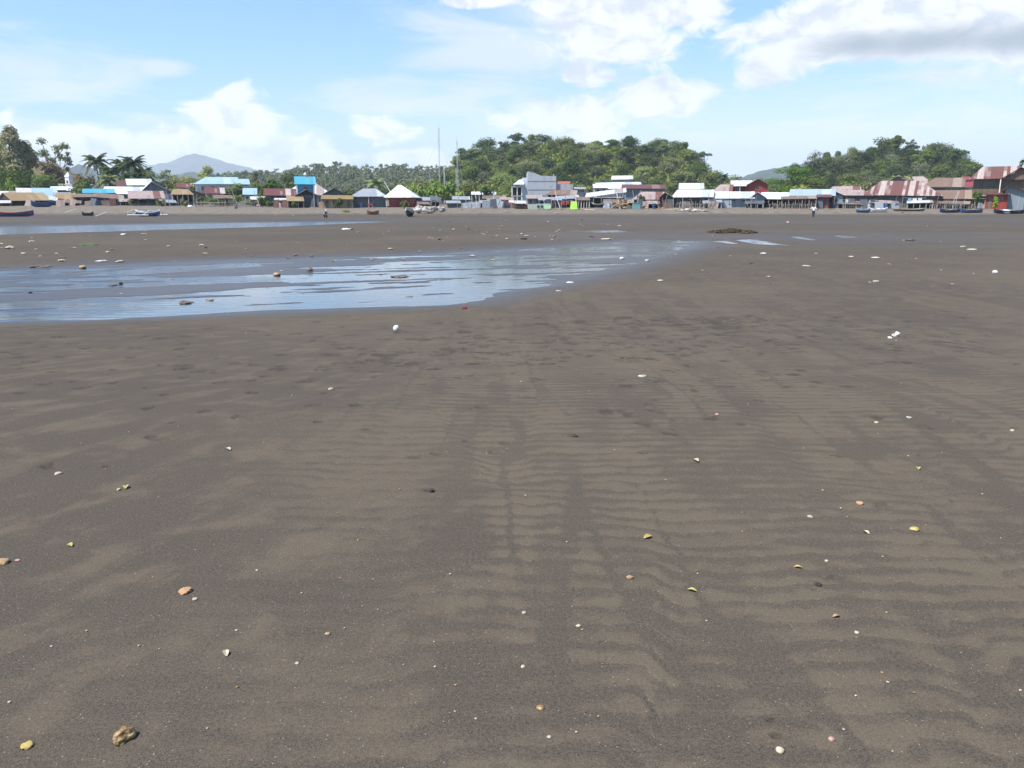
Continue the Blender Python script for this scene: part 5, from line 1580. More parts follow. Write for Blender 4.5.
SKIN = plain('brown_skin', (.22, .12, .075), .6, .05)
EDG = [('pelvis', 'waist'), ('waist', 'chest'), ('chest', 'neck'), ('neck', 'head'), ('chest', 'shl'), ('chest', 'shr'), ('shl', 'ell'), ('shr', 'elr'), ('ell', 'wrl'), ('elr', 'wrr'), ('wrl', 'hal'), ('wrr', 'har'),
       ('pelvis', 'hipl'), ('pelvis', 'hipr'), ('hipl', 'knl'), ('hipr', 'knr'), ('knl', 'anl'), ('knr', 'anr'), ('anl', 'tol'), ('anr', 'tor')]
WALK = dict(pelvis=((0, 0, .93), .12), waist=((0, 0, 1.08), .115), chest=((0, -.02, 1.32), .135), neck=((0, -.03, 1.49), .055), head=((0, -.05, 1.62), .095),
            shl=((-.19, 0, 1.40), .062), shr=((.19, 0, 1.40), .062), ell=((-.42, .03, 1.20), .045), elr=((.42, .02, 1.20), .045), wrl=((-.55, -.10, 1.02), .034), wrr=((.55, -.08, 1.02), .034),
            hal=((-.58, -.17, .95), .036), har=((.58, -.15, .95), .036), hipl=((-.09, 0, .88), .095), hipr=((.09, 0, .88), .095), knl=((-.10, -.10, .50), .065), knr=((.10, .05, .50), .065),
            anl=((-.10, -.12, .09), .043), anr=((.10, .26, .10), .043), tol=((-.10, -.30, .04), .035), tor=((.10, .10, .04), .035))
CROUCH = dict(pelvis=((0, .12, .42), .13), waist=((0, .05, .55), .12), chest=((0, -.12, .76), .135), neck=((0, -.20, .92), .055), head=((0, -.28, 1.02), .095),
              shl=((-.19, -.12, .82), .062), shr=((.19, -.12, .82), .062), ell=((-.25, -.32, .62), .045), elr=((.25, -.32, .62), .045), wrl=((-.14, -.50, .48), .034), wrr=((.14, -.50, .48), .034),
              hal=((-.08, -.58, .42), .036), har=((.08, -.58, .42), .036), hipl=((-.10, .10, .40), .1), hipr=((.10, .10, .40), .1), knl=((-.17, -.28, .48), .068), knr=((.17, -.28, .48), .068),
              anl=((-.15, -.02, .09), .045), anr=((.15, -.02, .09), .045), tol=((-.16, -.22, .04), .035), tor=((.16, -.22, .04), .035))
WHITE_CLOTH, DARK_CLOTH, BLUE_CLOTH = plain('white_shirt', (.78, .79, .82), .8, .04), plain('dark_trousers', (.025, .025, .03), .85, .1), plain('blue_grey_shirt', (.18, .22, .36), .85, .08)
person('person in white shirt and dark trousers walking on the right beach with arms apart', ground(813, 217.6), WALK, EDG, WHITE_CLOTH, DARK_CLOTH, SKIN, math.pi * .9)
person('person in blue grey shirt and pale hat crouching by the channel', ground(325.5, 218.6), CROUCH, EDG, BLUE_CLOTH, DARK_CLOTH, SKIN, .6, WHITE_CLOTH)

# ------------------------------------------------------------------ things standing about on the upper beach
def block(name, cat, label, px0, px1, py0, py1, Y, depthm, mat, group=None, bev=.04, yaw=0):
    a, b = at(px0, py1, Y), at(px1, py0, Y)
    g = height((a.x + b.x) / 2, Y)
    root = empty(name, ((a.x + b.x) / 2, Y, g), label, cat, group, yaw)
    return root, (b.x - a.x) / 2, max(b.z - g, .3)


gp = plain('bright_green_sheet', (.28, .62, .06), .6, .06)
root, hw, h = block('panel', 'panel', 'bright yellow green panel leaning before the bamboo shack', 570, 577.5, 201.5, 210, 147, .1, gp)
MB().slab([(-hw, -.25, .02), (hw, -.2, .02), (hw - .1, .55, h), (-hw + .2, .5, h)], .06).build('sheet', gp, root)
MB().box(-.05, .05, .5, .58, -.05, h * .85).build('prop', M['post'], root)
cream = plain('cream_painted_timber', (.66, .68, .54), .6, .1)
root, hw, h = block('wrecked_boat', 'boat', 'cream hull of a wrecked boat with two dark portholes', 528, 548, 203.5, 209.5, 148, 2, cream)
m = MB()
m.add([(-hw, -.5, -.1), (hw, -.3, -.1), (hw + .4, -.5, h), (-hw - .1, -.7, h * .85), (-hw, .9, -.1), (hw, .9, -.1), (hw + .3, 1.1, h), (-hw - .1, 1.1, h * .85)], [(0, 1, 2, 3), (1, 5, 6, 2), (5, 4, 7, 6), (4, 0, 3, 7), (3, 2, 6, 7)])
m.build('hull', cream, root)
for x in (.05, .72):
    MB().tube([(x, -.72, h * .45), (x, -.55, h * .45)], .24, 12).build('porthole', M['glass'], root)
MB().box(hw * .55, hw + .5, -.95, -.73, .05, h * .8).build('board', plain('pale_green_board', (.42, .60, .36), .6, .1), root)
tealm = plain('teal_painted_box', (.13, .27, .26), .6, .12)
root, hw, h = block('crate', 'crate', 'dark teal crate in front of the tan roofed shack', 632.5, 640, 202.5, 208, 150, 1.2, tealm)
MB().box(-hw, hw, -.5, .6, 0, h * .86).build('body', tealm, root)
MB().box(-hw - .05, hw + .05, -.55, .65, h * .86 + .002, h).build('lid', tealm, root)
redm = plain('faded_red_cloth', (.42, .05, .06), .8, .1)
root, hw, h = block('bench', 'bench', 'small red bench in front of the grey hipped house', 368, 373, 203.8, 206.5, 150, .5, redm)
MB().box(-hw, hw, -.2, .25, h * .8, h).build('seat', redm, root)
for sx in (-1, 1):
    MB().box(sx * hw * .8 - .05, sx * hw * .8 + .05, -.15, .2, 0, h * .8 - .003).build('leg', M['post'], root)
greyw = plain('weathered_sheet', (.40, .42, .45), .7, .15)
root, hw, h = block('low_wall', 'wall', 'low pale grey wall sloping along the middle shacks', 461.5, 480, 201.3, 208, 153, .3, greyw)
MB().prism([(-hw, -.2), (hw, -.2), (hw, h), (-hw, h * .72)], 0, .25).build('panel', greyw, root)
for k in range(3):
    MB().box(-hw + k * hw, -hw + k * hw + .14, -.06, -.003, -.2, h * .7).build('post', M['post'], root)

# wood pile and rubble heap: each piece is a thing of its own
rw = random.Random(3)
timber = [MB().box(-L / 2, L / 2, -.09, .09, -.05, .05).mesh('plank', plain('driftwood_%d' % i, c, .9, .25)) for i, (L, c) in enumerate(((2.6, (.36, .26, .16)), (1.9, (.24, .17, .11)), (3.2, (.46, .37, .26))))]
for i in range(26):
    p = at(rw.uniform(612, 631), 207, rw.uniform(150, 153))
    g = height(p.x, p.y)
    o = link(bpy.data.objects.new('plank', rw.choice(timber)))
    o.location = (p.x, p.y, g + .12 + rw.random() * 1.25 * max(0, 1 - abs(p.x - at(622, 207, 151).x) / 2.2))
    o.rotation_euler = (rw.uniform(-.5, .5), rw.uniform(-.7, .7), rw.uniform(-1, 1))
    tag(o, 'brown plank in the heaped timber pile left of the teal crate', 'plank', 'planks of the timber pile')
for i in range(22):
    p = at(rw.choice([rw.uniform(556, 600), rw.uniform(640, 690), rw.uniform(780, 850)]), 207, rw.uniform(146, 150))
    o = link(bpy.data.objects.new('plank', rw.choice(timber)))
    o.location = (p.x, p.y, height(p.x, p.y) + .06)
    o.rotation_euler = (rw.uniform(-.1, .1), rw.uniform(-.1, .1), rw.uniform(-.6, .6))
    tag(o, 'loose weathered plank lying on the upper beach before the shacks', 'plank', 'loose planks before the shacks')
stones = [MB().add(*lump(1.0, 40 + i, .75)).mesh('boulder', plain('grey_rubble_%d' % i, c, .95, .3, 4.0)) for i, c in enumerate(((.26, .24, .21), (.36, .33, .29), (.17, .16, .15)))]
for i in range(46):
    q = rw.random()
    p = at(416 + 27 * q + rw.uniform(-2, 2), 210, rw.uniform(136, 146))
    o = link(bpy.data.objects.new('rubble_stone', rw.choice(stones)))
    s = rw.uniform(.45, 1.15)
    o.location = (p.x, p.y, height(p.x, p.y) + s * .18 + rw.random() * .5 * (1 - abs(q - .4)))
    o.scale = (s, s, s)
    o.rotation_euler = (0, 0, rw.uniform(0, 6))
    tag(o, 'grey brown stone in the rubble heap below the black shack', 'stone', 'stones of the rubble heap')
for i in range(24):
    p = at(rw.uniform(676, 705), 210, rw.uniform(139, 144))
    o = link(bpy.data.objects.new('rubble_stone', rw.choice(stones)))
    s = rw.uniform(.3, .8)
    o.location = (p.x, p.y, height(p.x, p.y) + s * .15)
    o.scale = (s, s, s * .8)
    tag(o, 'grey stone in the low row below the dark walled white roofed house', 'stone', 'stones below the dark house')

# stake fences
stake = MB().tube([(0, 0, -.3), (.03, 0, 1.0)], [.06, .05], 5).mesh('stake', M['post'])


def stake_fence(px0, px1, Y, hgt, n, label):
    a, b = at(px0, 205, Y), at(px1, 205, Y)
    root = empty('stake_fence', ((a.x + b.x) / 2, Y, height((a.x + b.x) / 2, Y)), label, 'fence')
    for i in range(n):
        x = a.x + (b.x - a.x) * i / (n - 1) - root.location.x
        o = link(bpy.data.objects.new('post', stake), root)
        o.location = (x + rw.uniform(-.1, .1), rw.uniform(-.2, .2), 0)
        o.scale = (1, 1, hgt * rw.uniform(.7, 1.25))
        o.rotation_euler = (rw.uniform(-.06, .06), rw.uniform(-.08, .08), 0)
    w = (b.x - a.x) / 2
    MB().tube([(-w, -.1, hgt * .72), (0, -.1, hgt * .66), (w, -.1, hgt * .7)], .04, 5).build('rail', M['post'], root)


stake_fence(676, 712, 152, 1.1, 26, 'grey stake fence before the dark walled white roofed house')
stake_fence(196, 226, 163, 1.2, 18, 'weathered stake fence among the shrubs below the hall')
stake_fence(228, 258, 162, 1.3, 16, 'thin stake fence before the brightest beach shrubs')
stake_fence(770, 815, 151, 1.0, 24, 'brown stake fence under the light blue zinc roof')
stake_fence(842, 868, 152, 1.2, 14, 'stake fence before the low grey walled house')
stake_fence(930, 982, 150, 1.0, 22, 'low stake fence behind the blue boats')

# bundles, sacks and tarpaulins
bund = {k: MB().add(*lump(1.0, 60 + i, .7)).mesh('sack', plain('sack_' + k, c, .8, .12)) for i, (k, c) in enumerate(dict(white=(.74, .73, .70), blue=(.07, .16, .36), brown=(.26, .19, .13), dark=(.05, .05, .055), grey=(.40, .40, .40), pink=(.55, .36, .32)).items())}
for px, py, k, s, lab in ((713, 205.5, 'white', 1.0, 'white sack on a post before the long white roof'), (985, 203.6, 'white', 1.3, 'white bundle of cloth at the right end of the plank house'), (981, 206, 'white', .9, 'smaller white bundle below the larger cloth bundle'),
                          (846, 203, 'blue', 1.8, 'dark blue tarpaulin heap under the rusty pink roof'), (838, 204.5, 'pink', 1.2, 'pinkish bundle left of the dark blue tarpaulin heap'), (459, 206.5, 'dark', 1.3, 'black upright bundle by the low grey shack'),
                          (397, 204, 'pink', 1.1, 'pale pink bundle before the red wall'), (408, 207, 'white', 1.1, 'white bundle behind the black and white boat'), (590, 206.8, 'grey', 1.2, 'grey bundle right of the bamboo shack'),
                          (605, 208, 'grey', .8, 'small grey sack before the long lean-to'), (647, 209.5, 'brown', .8, 'brown sack right of the teal crate'), (663, 209, 'brown', .6, 'small brown sack before the narrow dark shack'),
                          (190, 207, 'white', .7, 'white sack on the beach below the olive shrub'), (236, 208.5, 'dark', .6, 'black lump on the beach below the bright green shrub'), (259, 206.6, 'pink', .8, 'pinkish litter heap below the bright shrubs'),
                          (1002, 206.5, 'grey', 1.4, 'grey heap below the pale blue annex'), (890, 205.5, 'grey', 1.2, 'grey heap before the striped roof house'), (873, 206, 'dark', 1.1, 'dark heap left of the striped roof house'),
                          (498, 206.6, 'brown', 1.2, 'brown heap before the rusty roofed shack'), (478, 206.8, 'grey', .9, 'grey heap at the end of the low grey wall'), (562, 207, 'brown', 1.1, 'brown heap left of the green panel'),
                          (805, 206.2, 'brown', 1.2, 'brown heap below the rusty lean-to'), (657, 207.2, 'grey', 1.1, 'grey heap below the tan roofed shack')):
    p = ground(px, py)
    o = link(bpy.data.objects.new('sack' if k != 'blue' else 'tarpaulin', bund[k]))
    o.location, o.scale, o.rotation_euler = p + Vector((0, 0, s * .2)), (s, s, s * rw.uniform(.8, 1.3)), (0, 0, rw.uniform(0, 6))
    tag(o, lab, 'bundle')

# leaning poles, drums and a washing line before the shacks
poles = [MB().tube([(0, 0, -.2), (.05, .02, L * .5), (-.04, 0, L)], [.055, .05, .04], 5).mesh('pole', M[m]) for L, m in ((2.6, 'post'), (3.4, 'palepost'), (2.0, 'post'))]
for i in range(60):
    px = rw.choice([rw.uniform(440, 520), rw.uniform(545, 670), rw.uniform(660, 760), rw.uniform(780, 985), rw.uniform(150, 345)])
    p = at(px, 207, rw.uniform(150.5, 153) if px > 430 else rw.uniform(153, 159))
    o = link(bpy.data.objects.new('pole', rw.choice(poles)))
    o.location, o.rotation_euler = (p.x, p.y, height(p.x, p.y)), (rw.uniform(-.25, .25), rw.uniform(-.5, .5), rw.uniform(0, 6))
    tag(o, 'thin weathered pole stuck aslant in the ground before the shacks', 'pole', 'poles before the shacks')
DR = {k: plain('drum_' + k, c, .6, .15) for k, c in dict(blue=(.03, .08, .20), rust=(.12, .05, .03), white=(.45, .45, .44)).items()}
for px, k, lab in ((505, 'blue', 'blue drum before the rusty roofed shack left of the grey building'), (553, 'rust', 'rusty drum before the grey roofed stall'), (609, 'white', 'white drum under the long pale lean-to'), (654, 'blue', 'blue drum under the tan roofed shack'),
                   (775, 'rust', 'rusty drum before the long white roofed house'), (869, 'white', 'white drum left of the striped roof house'), (886, 'blue', 'blue drum before the striped roof house'), (934, 'rust', 'rusty drum by the brown plank house'), (362, 'blue', 'blue drum before the grey hipped house'), (281, 'white', 'white drum below the white shelf roof')):
    p = at(px, 207, 151.5 if px > 430 else 158)
    root = empty('drum', (p.x, p.y, height(p.x, p.y)), lab, 'drum')
    MB().tube([(0, 0, -.05), (0, 0, .3), (0, 0, .31), (0, 0, .6), (0, 0, .61), (0, 0, .9)], [.29, .29, .305, .305, .29, .29], 14).build('body', DR[k], root)
    MB().tube([(0, 0, .902), (0, 0, .93)], [.3, .3], 14).build('rim', M['post'], root)


def washing(px0, px1, py, Y, label, seed):
    a, b = at(px0, py, Y), at(px1, py, Y)
    g = height((a.x + b.x) / 2, Y)
    root = empty('washing_line', ((a.x + b.x) / 2, Y, g), label, 'washing line')
    w, h = (b.x - a.x) / 2, a.z - g
    for sx in (-w, w):
        MB().tube([(sx, 0, -.3), (sx, 0, h + .15)], .05, 6).build('post', M['post'], root)
    MB().tube([(-w, 0, h), (0, 0, h - .12), (w, 0, h)], .012, 4).build('line', M['palepost'], root)
    r, x = random.Random(seed), -w + .3
    while x < w - .7:
        cw, ch = r.uniform(.4, .8), r.uniform(.5, 1.0)
        zt = h - .12 * (1 - abs(x + cw / 2) / w) - .01
        mb = MB()
        for i in range(5):
            mb.v += [(x + cw * i / 4, .03 * math.sin(i * 2.1 + seed), zt), (x + cw * i / 4 + r.uniform(-.02, .02), .07 * math.sin(i * 2.6), zt - ch)]
        mb.f += [(2 * i, 2 * i + 1, 2 * i + 3, 2 * i + 2) for i in range(4)]
        o = mb.build('cloth', PAINT[r.choice(['white', 'skyblue', 'white', 'midblue', 'red', 'pale', 'black'])], root)
        o.modifiers.new('cloth_thickness', 'SOLIDIFY').thickness = .012
        x += cw + r.uniform(.05, .35)


washing(903, 926, 197.6, 154.5, 'washing line of pale and blue clothes before the striped roof house', 3)
washing(838, 850, 199.0, 153.5, 'short washing line under the rusty pink roof', 8)
washing(560, 573, 200.5, 153.0, 'washing line left of the green panel', 11)
washing(318, 331, 199.5, 157.5, 'washing line right of the dark gabled shack', 5)

# loose roofing sheets and boards leaning about
SHEETS = [MB().slab([(-w / 2, -.02, 0), (w / 2, -.02, 0), (w / 2 + sk, .55, h), (-w / 2 + sk, .5, h)], .03).mesh('sheet', R[k]) for w, h, sk, k in ((1.6, 1.3, .1, 'grey'), (2.2, 1.0, -.2, 'brown'), (1.2, 1.6, .05, 'dark'), (1.8, 1.2, .15, 'rustpink'), (1.3, 1.4, -.1, 'rustred'))]
for i in range(52):
    px = rw.choice([rw.uniform(484, 520), rw.uniform(545, 620), rw.uniform(620, 675), rw.uniform(675, 760), rw.uniform(765, 860), rw.uniform(860, 985), rw.uniform(20, 130), rw.uniform(265, 345)])
    p = at(px, 207, rw.uniform(151.0, 154.5) if px > 430 else (rw.uniform(155, 160) if px > 200 else rw.uniform(168, 174)))
    o = link(bpy.data.objects.new('roofing_sheet', rw.choice(SHEETS)))
    o.location, o.rotation_euler = (p.x, p.y, height(p.x, p.y) + .03), (rw.uniform(-.1, .35), rw.uniform(-.12, .12), rw.uniform(-.5, .5))
    tag(o, 'old roofing sheet leaning at the foot of the shacks', 'sheet', 'loose roofing sheets by the shacks')

# seaweed mound
p = ground(734, 233)
r_ = np.random.default_rng(9)
wv = leaf_cloud([(x, r_.uniform(-.8, .8), .05, .55, .7, .25 * (1.15 - abs(x) / 2.2)) for x in np.linspace(-1.25, 1.15, 11)], 2600, .16, 77, flat_up=.9)
wv = np.concatenate([wv, leaf_cloud([(1.35, -.2, 0, .3, .4, .15), (-1.35, 0, 0, .35, .4, .15)], 300, .14, 78)])
o = link(bpy.data.objects.new('seaweed_mound', np_mesh('seaweed_mound', wv, quads_of(wv), leaf_mat('seaweed', (.036, .028, .014), (.13, .10, .05), .1))))
o.location = p
tag(o, 'long brown green mound of seaweed beyond the pool at right', 'seaweed')

# ------------------------------------------------------------------ stones, shells, leaves and litter on the sand
def stone_mat(name, c, c2, scale=18.0):
    m_, T = new_mat(name)
    tc = T.n('ShaderNodeTexCoord').outputs['Object']
    n_ = T.noise(tc, scale, 4.0, .65)
    out(T, T.n('ShaderNodeBsdfPrincipled', Base__Color=T.mix(T.ss(n_, .38, .66), c, c2), Roughness=.7, Specular__IOR__Level=.3,
               Normal=T.n('ShaderNodeBump', Height=n_, Strength=.6, Distance=.004)))
    return m_


SM = {'ochre': stone_mat('ochre_stone', (.15, .08, .028), (.40, .29, .14), 60), 'tan': stone_mat('tan_stone', (.27, .17, .085), (.40, .28, .165)), 'orange': stone_mat('orange_tan_stone', (.33, .185, .095), (.42, .26, .15)),
      'white': stone_mat('white_shell', (.27, .24, .19), (.40, .37, .31)), 'cream': stone_mat('cream_shell', (.36, .30, .20), (.50, .43, .31)), 'pink': stone_mat('pink_shell', (.36, .19, .15), (.44, .29, .24)),
      'yellow': stone_mat('yellow_leaf', (.32, .23, .06), (.46, .36, .14)), 'green': stone_mat('green_leaf', (.26, .25, .07), (.40, .38, .16)), 'dark': stone_mat('dark_weed', (.022, .018, .015), (.06, .05, .035)),
      'weedgreen': stone_mat('green_seaweed', (.035, .075, .012), (.08, .14, .03)), 'red': stone_mat('dark_red_scrap', (.16, .015, .012), (.28, .04, .03)), 'brown': stone_mat('brown_rock', (.09, .07, .055), (.20, .15, .11), 6), 'plastic': stone_mat('white_plastic', (.42, .41, .38), (.60, .59, .56))}


def curled_leaf(L, seed):
    r = random.Random(seed)
    mb = MB()
    top = []
    for i in range(9):
        t = i / 8
        w = math.sin(math.pi * min(1, t * .92 + .06)) ** .8 * L * .26
        z = .10 * L * math.sin(t * 3.0) + r.uniform(-.01, .01) * L
        top.append(((t - .5) * L, -w, z + .16 * w), )
        top[-1] = [((t - .5) * L, -w, z + .35 * w), ((t - .5) * L, 0, z), ((t - .5) * L, w, z + .55 * w)]
    V = [v for row in top for v in row]
    V2 = [(x, y, z - .012 * L - .0008) for x, y, z in V]
    F = []
    for i in range(8):
        for j in range(2):
            a = i * 3 + j
            F += [(a, a + 3, a + 4, a + 1), (a + 27, a + 28, a + 31, a + 30)]
    edge = [0, 1, 2] + [2 + 3 * i for i in range(1, 9)] + [25, 24] + [3 * i for i in range(7, 0, -1)]
    for i in range(len(edge)):
        a, b = edge[i], edge[(i + 1) % len(edge)]
        F.append((a, b, b + 27, a + 27))
    return V + V2, F


def on_sand(name, cat, label, px, py, wpx, mat, flat_=.5, group=None, leaf=False, rough=.28, stretch=1.0):
    p = ground(px, py)
    size = wpx * math.hypot(p.y, CAM_Z - p.z) / F_PX
    mb = MB()
    if leaf:
        mb.add(*curled_leaf(size, int(px * 3 + py)))
    else:
        mb.add(*lump(size, int(px * 3 + py), flat_, 3 if wpx > 9 else 2, rough))
    o = mb.build(name, SM[mat], None, not leaf and rough < .3)
    o.location = p + Vector((0, 0, size * (.10 if leaf else flat_ * .22)))
    o.rotation_euler = (0, 0, (px * 1.7 + py) % (.9 if stretch != 1 else 6.28))
    o.scale = (stretch, 1, 1)
    tag(o, label, cat, group)
    return o


for a in (('stone', 'stone', 'ochre yellow stone with a pitted broken face, largest on the near sand', 123, 740, 15, 'ochre', .8, None, False, .5),
          ('stone', 'stone', 'flat dull yellow stone near the lower left corner', 27, 747, 10, 'yellow', .5), ('stone', 'stone', 'tan oval stone at the left edge of the photo', 3, 563, 10, 'tan', .55),
          ('pebble', 'pebble', 'small pink pebble right of the tan oval stone', 18, 561, 6, 'pink', .5), ('leaf', 'leaf', 'curled yellow green leaf on the dark sand at left', 70, 546, 9, 'green', .4, None, True),
          ('stone', 'stone', 'orange tan pointed stone above a white shell', 186, 592, 12, 'orange', .45, None, False, .4), ('shell', 'shell', 'white shell just below the orange tan stone', 195, 599.5, 5.5, 'white', .5),
          ('shell', 'shell', 'small bright white shell right of the orange tan stone', 257, 570.5, 4, 'white', .5), ('pebble', 'pebble', 'tan pebble left of the centre on the near ripples', 328, 634, 5, 'tan', .5),
          ('shell', 'shell', 'white shell low on the near sand below the tan pebble', 297, 663.5, 4, 'white', .5), ('leaf', 'leaf', 'faded flat leaf in the left foreground', 226, 654, 11, 'cream', .3, None, True),
          ('leaf', 'leaf', 'pale green yellow leaf scrap on the left sand', 126, 488, 10, 'green', .4, None, True), ('leaf', 'leaf', 'pale leaf scrap left of the green yellow one', 119, 490, 6, 'cream', .4, None, True),
          ('shell', 'shell', 'cream shell on the dark sand at left', 58, 474, 7, 'cream', .4), ('leaf', 'leaf', 'slim white leaf on the dark sand left of the centre', 228, 450, 9, 'white', .3, None, True),
          ('shell', 'shell', 'white shell beside a dark print left of the centre', 331, 390, 5.5, 'white', .6), ('shell', 'shell', 'upright white shell below the pool', 396, 330, 6.5, 'plastic', 1.0),
          ('scrap', 'scrap', 'dark red scrap on the near edge of the pool', 465, 309, 7, 'red', .6), ('plastic_bag', 'bag', 'crumpled white plastic bag on the right sand', 896, 336, 8.5, 'plastic', .7, None, False, .55),
          ('plastic_scrap', 'scrap', 'small white scrap left of the crumpled plastic bag', 890.5, 338, 6, 'plastic', .35, None, False, .5), ('scrap', 'scrap', 'flat white scrap on the middle sand', 642, 376.5, 9, 'white', .25),
          ('leaf', 'leaf', 'yellow leaf with a green rim on the centre ripples', 648, 538, 10, 'yellow', .4, None, True), ('pebble', 'pebble', 'ochre pebble below the yellow leaf', 630, 578, 7, 'tan', .5),
          ('leaf', 'leaf', 'dull green leaf right of the ochre pebble', 692, 591, 9, 'green', .4, None, True), ('pebble', 'pebble', 'tan pebble on the right ripples beside a yellow one', 860, 504, 8, 'orange', .5),
          ('pebble', 'pebble', 'yellow pebble on the right ripples', 914, 530, 8.5, 'yellow', .55), ('leaf', 'leaf', 'faded pink leaf below the tan pebble', 866, 533, 8, 'cream', .3, None, True),
          ('shell', 'shell', 'white shell left of the tan pebble on the right ripples', 810, 517, 6, 'white', .45), ('shell', 'shell', 'tiny cream shell above the dark print', 826.5, 561, 4, 'cream', .5),
          ('leaf', 'leaf', 'yellow leaf with a dark tip on the right sand', 798, 568, 8, 'yellow', .4, None, True), ('weed', 'seaweed', 'black weed scrap in the dark print', 818, 585, 7, 'dark', .5, None, False, .5),
          ('leaf', 'leaf', 'brown curled leaf below the black weed scrap', 836, 617, 8, 'tan', .5, None, True), ('shell', 'shell', 'white oval shell right of the brown curled leaf', 857, 633, 5, 'white', .5),
          ('stone', 'stone', 'cream stone beside a dark hollow at the lower right', 780, 751, 7, 'cream', .7), ('shell', 'shell', 'brown rimmed pale shell right of the cream stone', 831, 740, 7, 'pink', .6),
          ('shell', 'shell', 'white shell on the ripples left of the centre line', 524, 613, 5, 'white', .5), ('shell', 'shell', 'pale shell on the near ripples under another shell', 523, 667, 5, 'cream', .5),
          ('pebble', 'pebble', 'ochre pebble on the nearest ripples at the centre', 540, 708, 7, 'ochre', .5), ('shell', 'shell', 'white shell at the bottom centre', 549, 737, 4, 'white', .5), ('shell', 'shell', 'faint shell right of the near centre', 578, 626, 4, 'cream', .5),
          ('leaf', 'leaf', 'cream leaf scrap among the middle ripples', 696, 461, 8, 'cream', .3, None, True), ('shell', 'shell', 'white shell on the right sand level with the pink one', 909, 418, 5, 'white', .5), ('shell', 'shell', 'cream shell left of a white one at right', 876, 423, 5, 'cream', .5),
          ('shell', 'shell', 'cream shell at the right edge of the ripples', 1012, 431, 5, 'cream', .5), ('scrap', 'scrap', 'pink triangular scrap on the middle ripples', 717, 415, 5, 'pink', .6), ('sprig', 'sprig', 'green sprig on the right ripples', 918, 469, 8, 'green', .4, None, True),
          ('weed', 'seaweed', 'dark weed scrap on the sand at the centre', 575, 436, 7, 'dark', .4, None, False, .5), ('weed', 'seaweed', 'dark weed scrap left of the centre ripples', 431, 490, 6, 'dark', .35, None, False, .5),
          ('rock', 'rock', 'dark brown rock in the near edge of the pool', 187, 305, 16, 'brown', .35, None, False, .4), ('rock', 'rock', 'smaller brown rock right of the darkest one in the pool', 210, 302, 11, 'brown', .4, None, False, .4),
          ('rock', 'rock', 'white and brown stone standing in the pool', 277, 275.5, 7, 'tan', .55), ('rock', 'rock', 'dark stone in the pool right of the pale one', 310, 271, 6, 'brown', .8),
          ('rock', 'rock', 'flat dark stone in the middle of the pool', 408, 298, 10, 'brown', .25, None, False, .4), ('rock', 'rock', 'low dark rock bar near the end of the pool', 400, 277, 18, 'brown', .12, None, False, .4),
          ('stone', 'stone', 'brown stone in the shallow film at left', 113, 286, 9, 'brown', .35), ('stone', 'stone', 'upright dark stone right of the brown one in the film', 121, 285, 4, 'dark', 1.0),
          ('stone', 'stone', 'tan lump at the far edge of the pool at left', 83, 268, 8, 'tan', .5), ('driftwood', 'driftwood', 'brown driftwood line along the far pool edge at left', 41, 267, 15, 'brown', .14, None, False, .5),
          ('scrap', 'scrap', 'long white scrap on the sand bar between pool and channel', 102, 261, 11, 'plastic', .12), ('scrap', 'scrap', 'white flat scrap on the sand bar just below the channel', 124, 235, 9, 'plastic', .25),
          ('seaweed', 'seaweed', 'bright green seaweed strip on the sand bar', 88, 245, 13, 'weedgreen', .12, None, False, .5), ('scrap', 'scrap', 'crumpled pale scrap at the left of the sand bar', 10, 248.5, 10, 'cream', .3, None, False, .4),
          ('scrap', 'scrap', 'pale scrap right of the long white one', 120, 262, 7, 'cream', .35), ('scrap', 'scrap', 'yellowish flat scrap on the left of the sand bar', 24, 253.5, 8, 'cream', .15),
          ('plank', 'plank', 'pale pinkish plank beyond the pool at the centre', 607, 239.5, 14, 'cream', .14), ('scrap', 'scrap', 'white heap of scraps at the right end of the channel', 347, 229.5, 9, 'plastic', .2, None, False, .5),
          ('scrap', 'scrap', 'white scrap standing in the far shallow water', 622, 259, 5, 'plastic', .6), ('scrap', 'scrap', 'white scrap right of the one in the far shallows', 647, 261, 5, 'white', .5), ('scrap', 'scrap', 'flat white scrap at the tail of the pool', 570, 283, 9, 'plastic', .2),
          ('scrap', 'scrap', 'pale flat scrap below the tail of the pool', 559, 291.5, 7, 'white', .25), ('scrap', 'scrap', 'white scrap on the tan sand right of the pool', 661, 281, 8, 'white', .25), ('shell', 'shell', 'white piece on the pale sand at right', 876, 282, 7, 'white', .35),
          ('shell', 'shell', 'bright white piece near the right edge', 995, 273, 5, 'plastic', .7), ('scrap', 'scrap', 'white flat piece on the damp sand at right', 875, 258, 8, 'plastic', .2), ('scrap', 'scrap', 'pale scrap left of the flat white piece', 851, 257, 6, 'cream', .3),
          ('scrap', 'scrap', 'white scrap above the right sand', 963, 247, 6, 'white', .3), ('scrap', 'scrap', 'flat cream scrap right of a white one', 972, 250, 8, 'cream', .25), ('scrap', 'scrap', 'faint scrap on the damp right sand', 806, 266, 8, 'cream', .15),
          ('scrap', 'scrap', 'white scrap below the far streak of water', 763, 254, 5, 'plastic', .4), ('stone', 'stone', 'dark pale tipped debris on the right flat', 908, 240.5, 13, 'brown', .15, None, False, .5), ('scrap', 'scrap', 'pinkish scrap right of the seaweed mound', 788, 223, 5, 'pink', .4)):
    on_sand(*a)

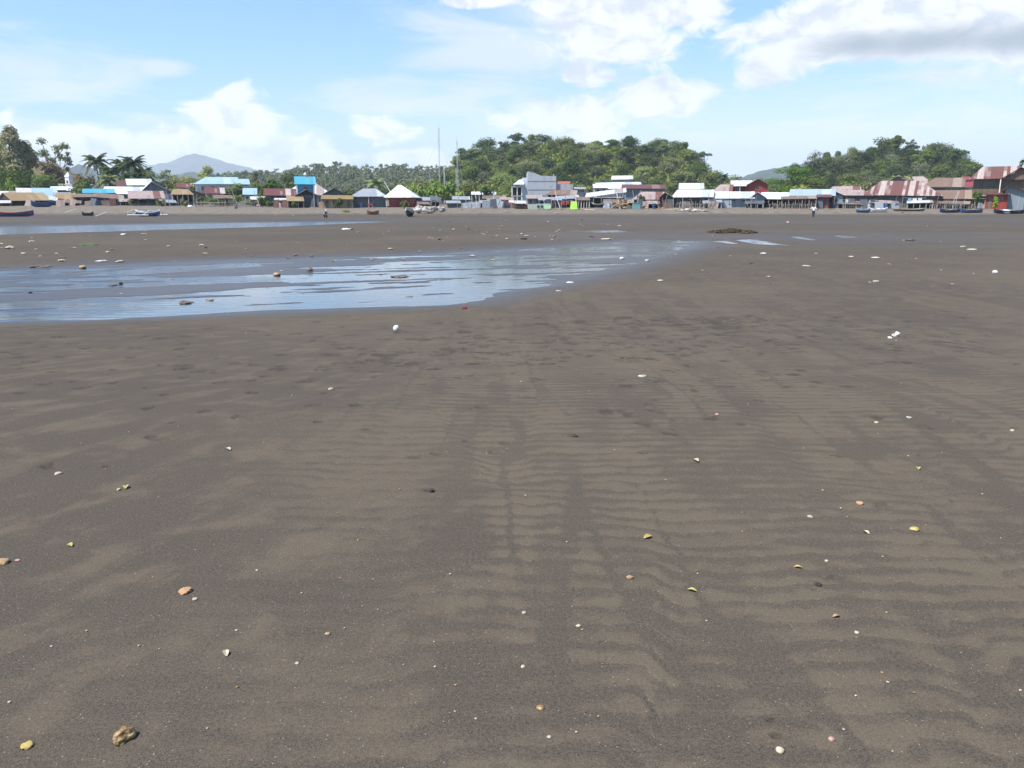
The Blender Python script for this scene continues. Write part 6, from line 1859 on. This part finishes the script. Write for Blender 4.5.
specks = [MB().add(*lump(.010, 90 + i, .5, 1)).mesh('shell_fragment', SM[k]) for i, k in enumerate(('white', 'cream', 'tan', 'white', 'pink', 'ochre'))]
for i in range(120):
    px, py = rw.uniform(-20, 1044), 330 + 430 * rw.random() ** 1.25
    p = ground(px, py)
    s = rw.uniform(.45, 1.0) * (1 + p.y * .09)
    o = link(bpy.data.objects.new('shell_fragment', rw.choice(specks)))
    o.location, o.scale, o.rotation_euler = p + Vector((0, 0, .003 * s)), (s, s, s), (0, 0, rw.uniform(0, 6))
    tag(o, 'tiny pale shell fragment scattered on the rippled sand', 'shell', 'tiny shell fragments on the sand')
scraps = [MB().add(*lump(.20, 120 + i, .30, 1, .5)).mesh('litter_scrap', SM[k]) for i, k in enumerate(('white', 'cream', 'plastic', 'tan', 'pink', 'cream', 'brown', 'dark'))]


def scatter(n, x0, x1, y0, y1, s0, s1, label, group):
    for _ in range(n):
        px, py = rw.uniform(x0, x1), rw.uniform(y0, y1)
        p = ground(px, py)
        s = rw.uniform(s0, s1)
        o = link(bpy.data.objects.new('litter_scrap', rw.choice(scraps)))
        o.location, o.scale, o.rotation_euler = p + Vector((0, 0, .03 * s)), (s * rw.uniform(.8, 1.7), s, s * rw.uniform(.5, 1.2)), (0, 0, rw.uniform(0, 3))
        tag(o, label, 'litter', group)


scatter(60, -10, 520, 226, 262, .5, 1.3, 'small scrap of litter on the sand bar left of the pool end', 'litter on the sand bar')
scatter(45, 420, 620, 220, 240, .6, 1.6, 'small scrap of litter on the far sand at the centre', 'litter on the far central sand')
scatter(30, 620, 1030, 218, 290, .3, .7, 'small scrap of litter on the damp sand at right', 'litter on the right sand')
scatter(60, 100, 450, 206.5, 216, .8, 2.0, 'scrap of litter on the pale upper beach at left', 'litter on the left upper beach')
scatter(70, 450, 1030, 207.5, 214, .8, 2.0, 'scrap of litter on the pale upper beach at right', 'litter on the right upper beach')
scatter(26, 20, 480, 264, 300, .25, .5, 'small dark scrap lying in the pool', 'scraps in the pool')
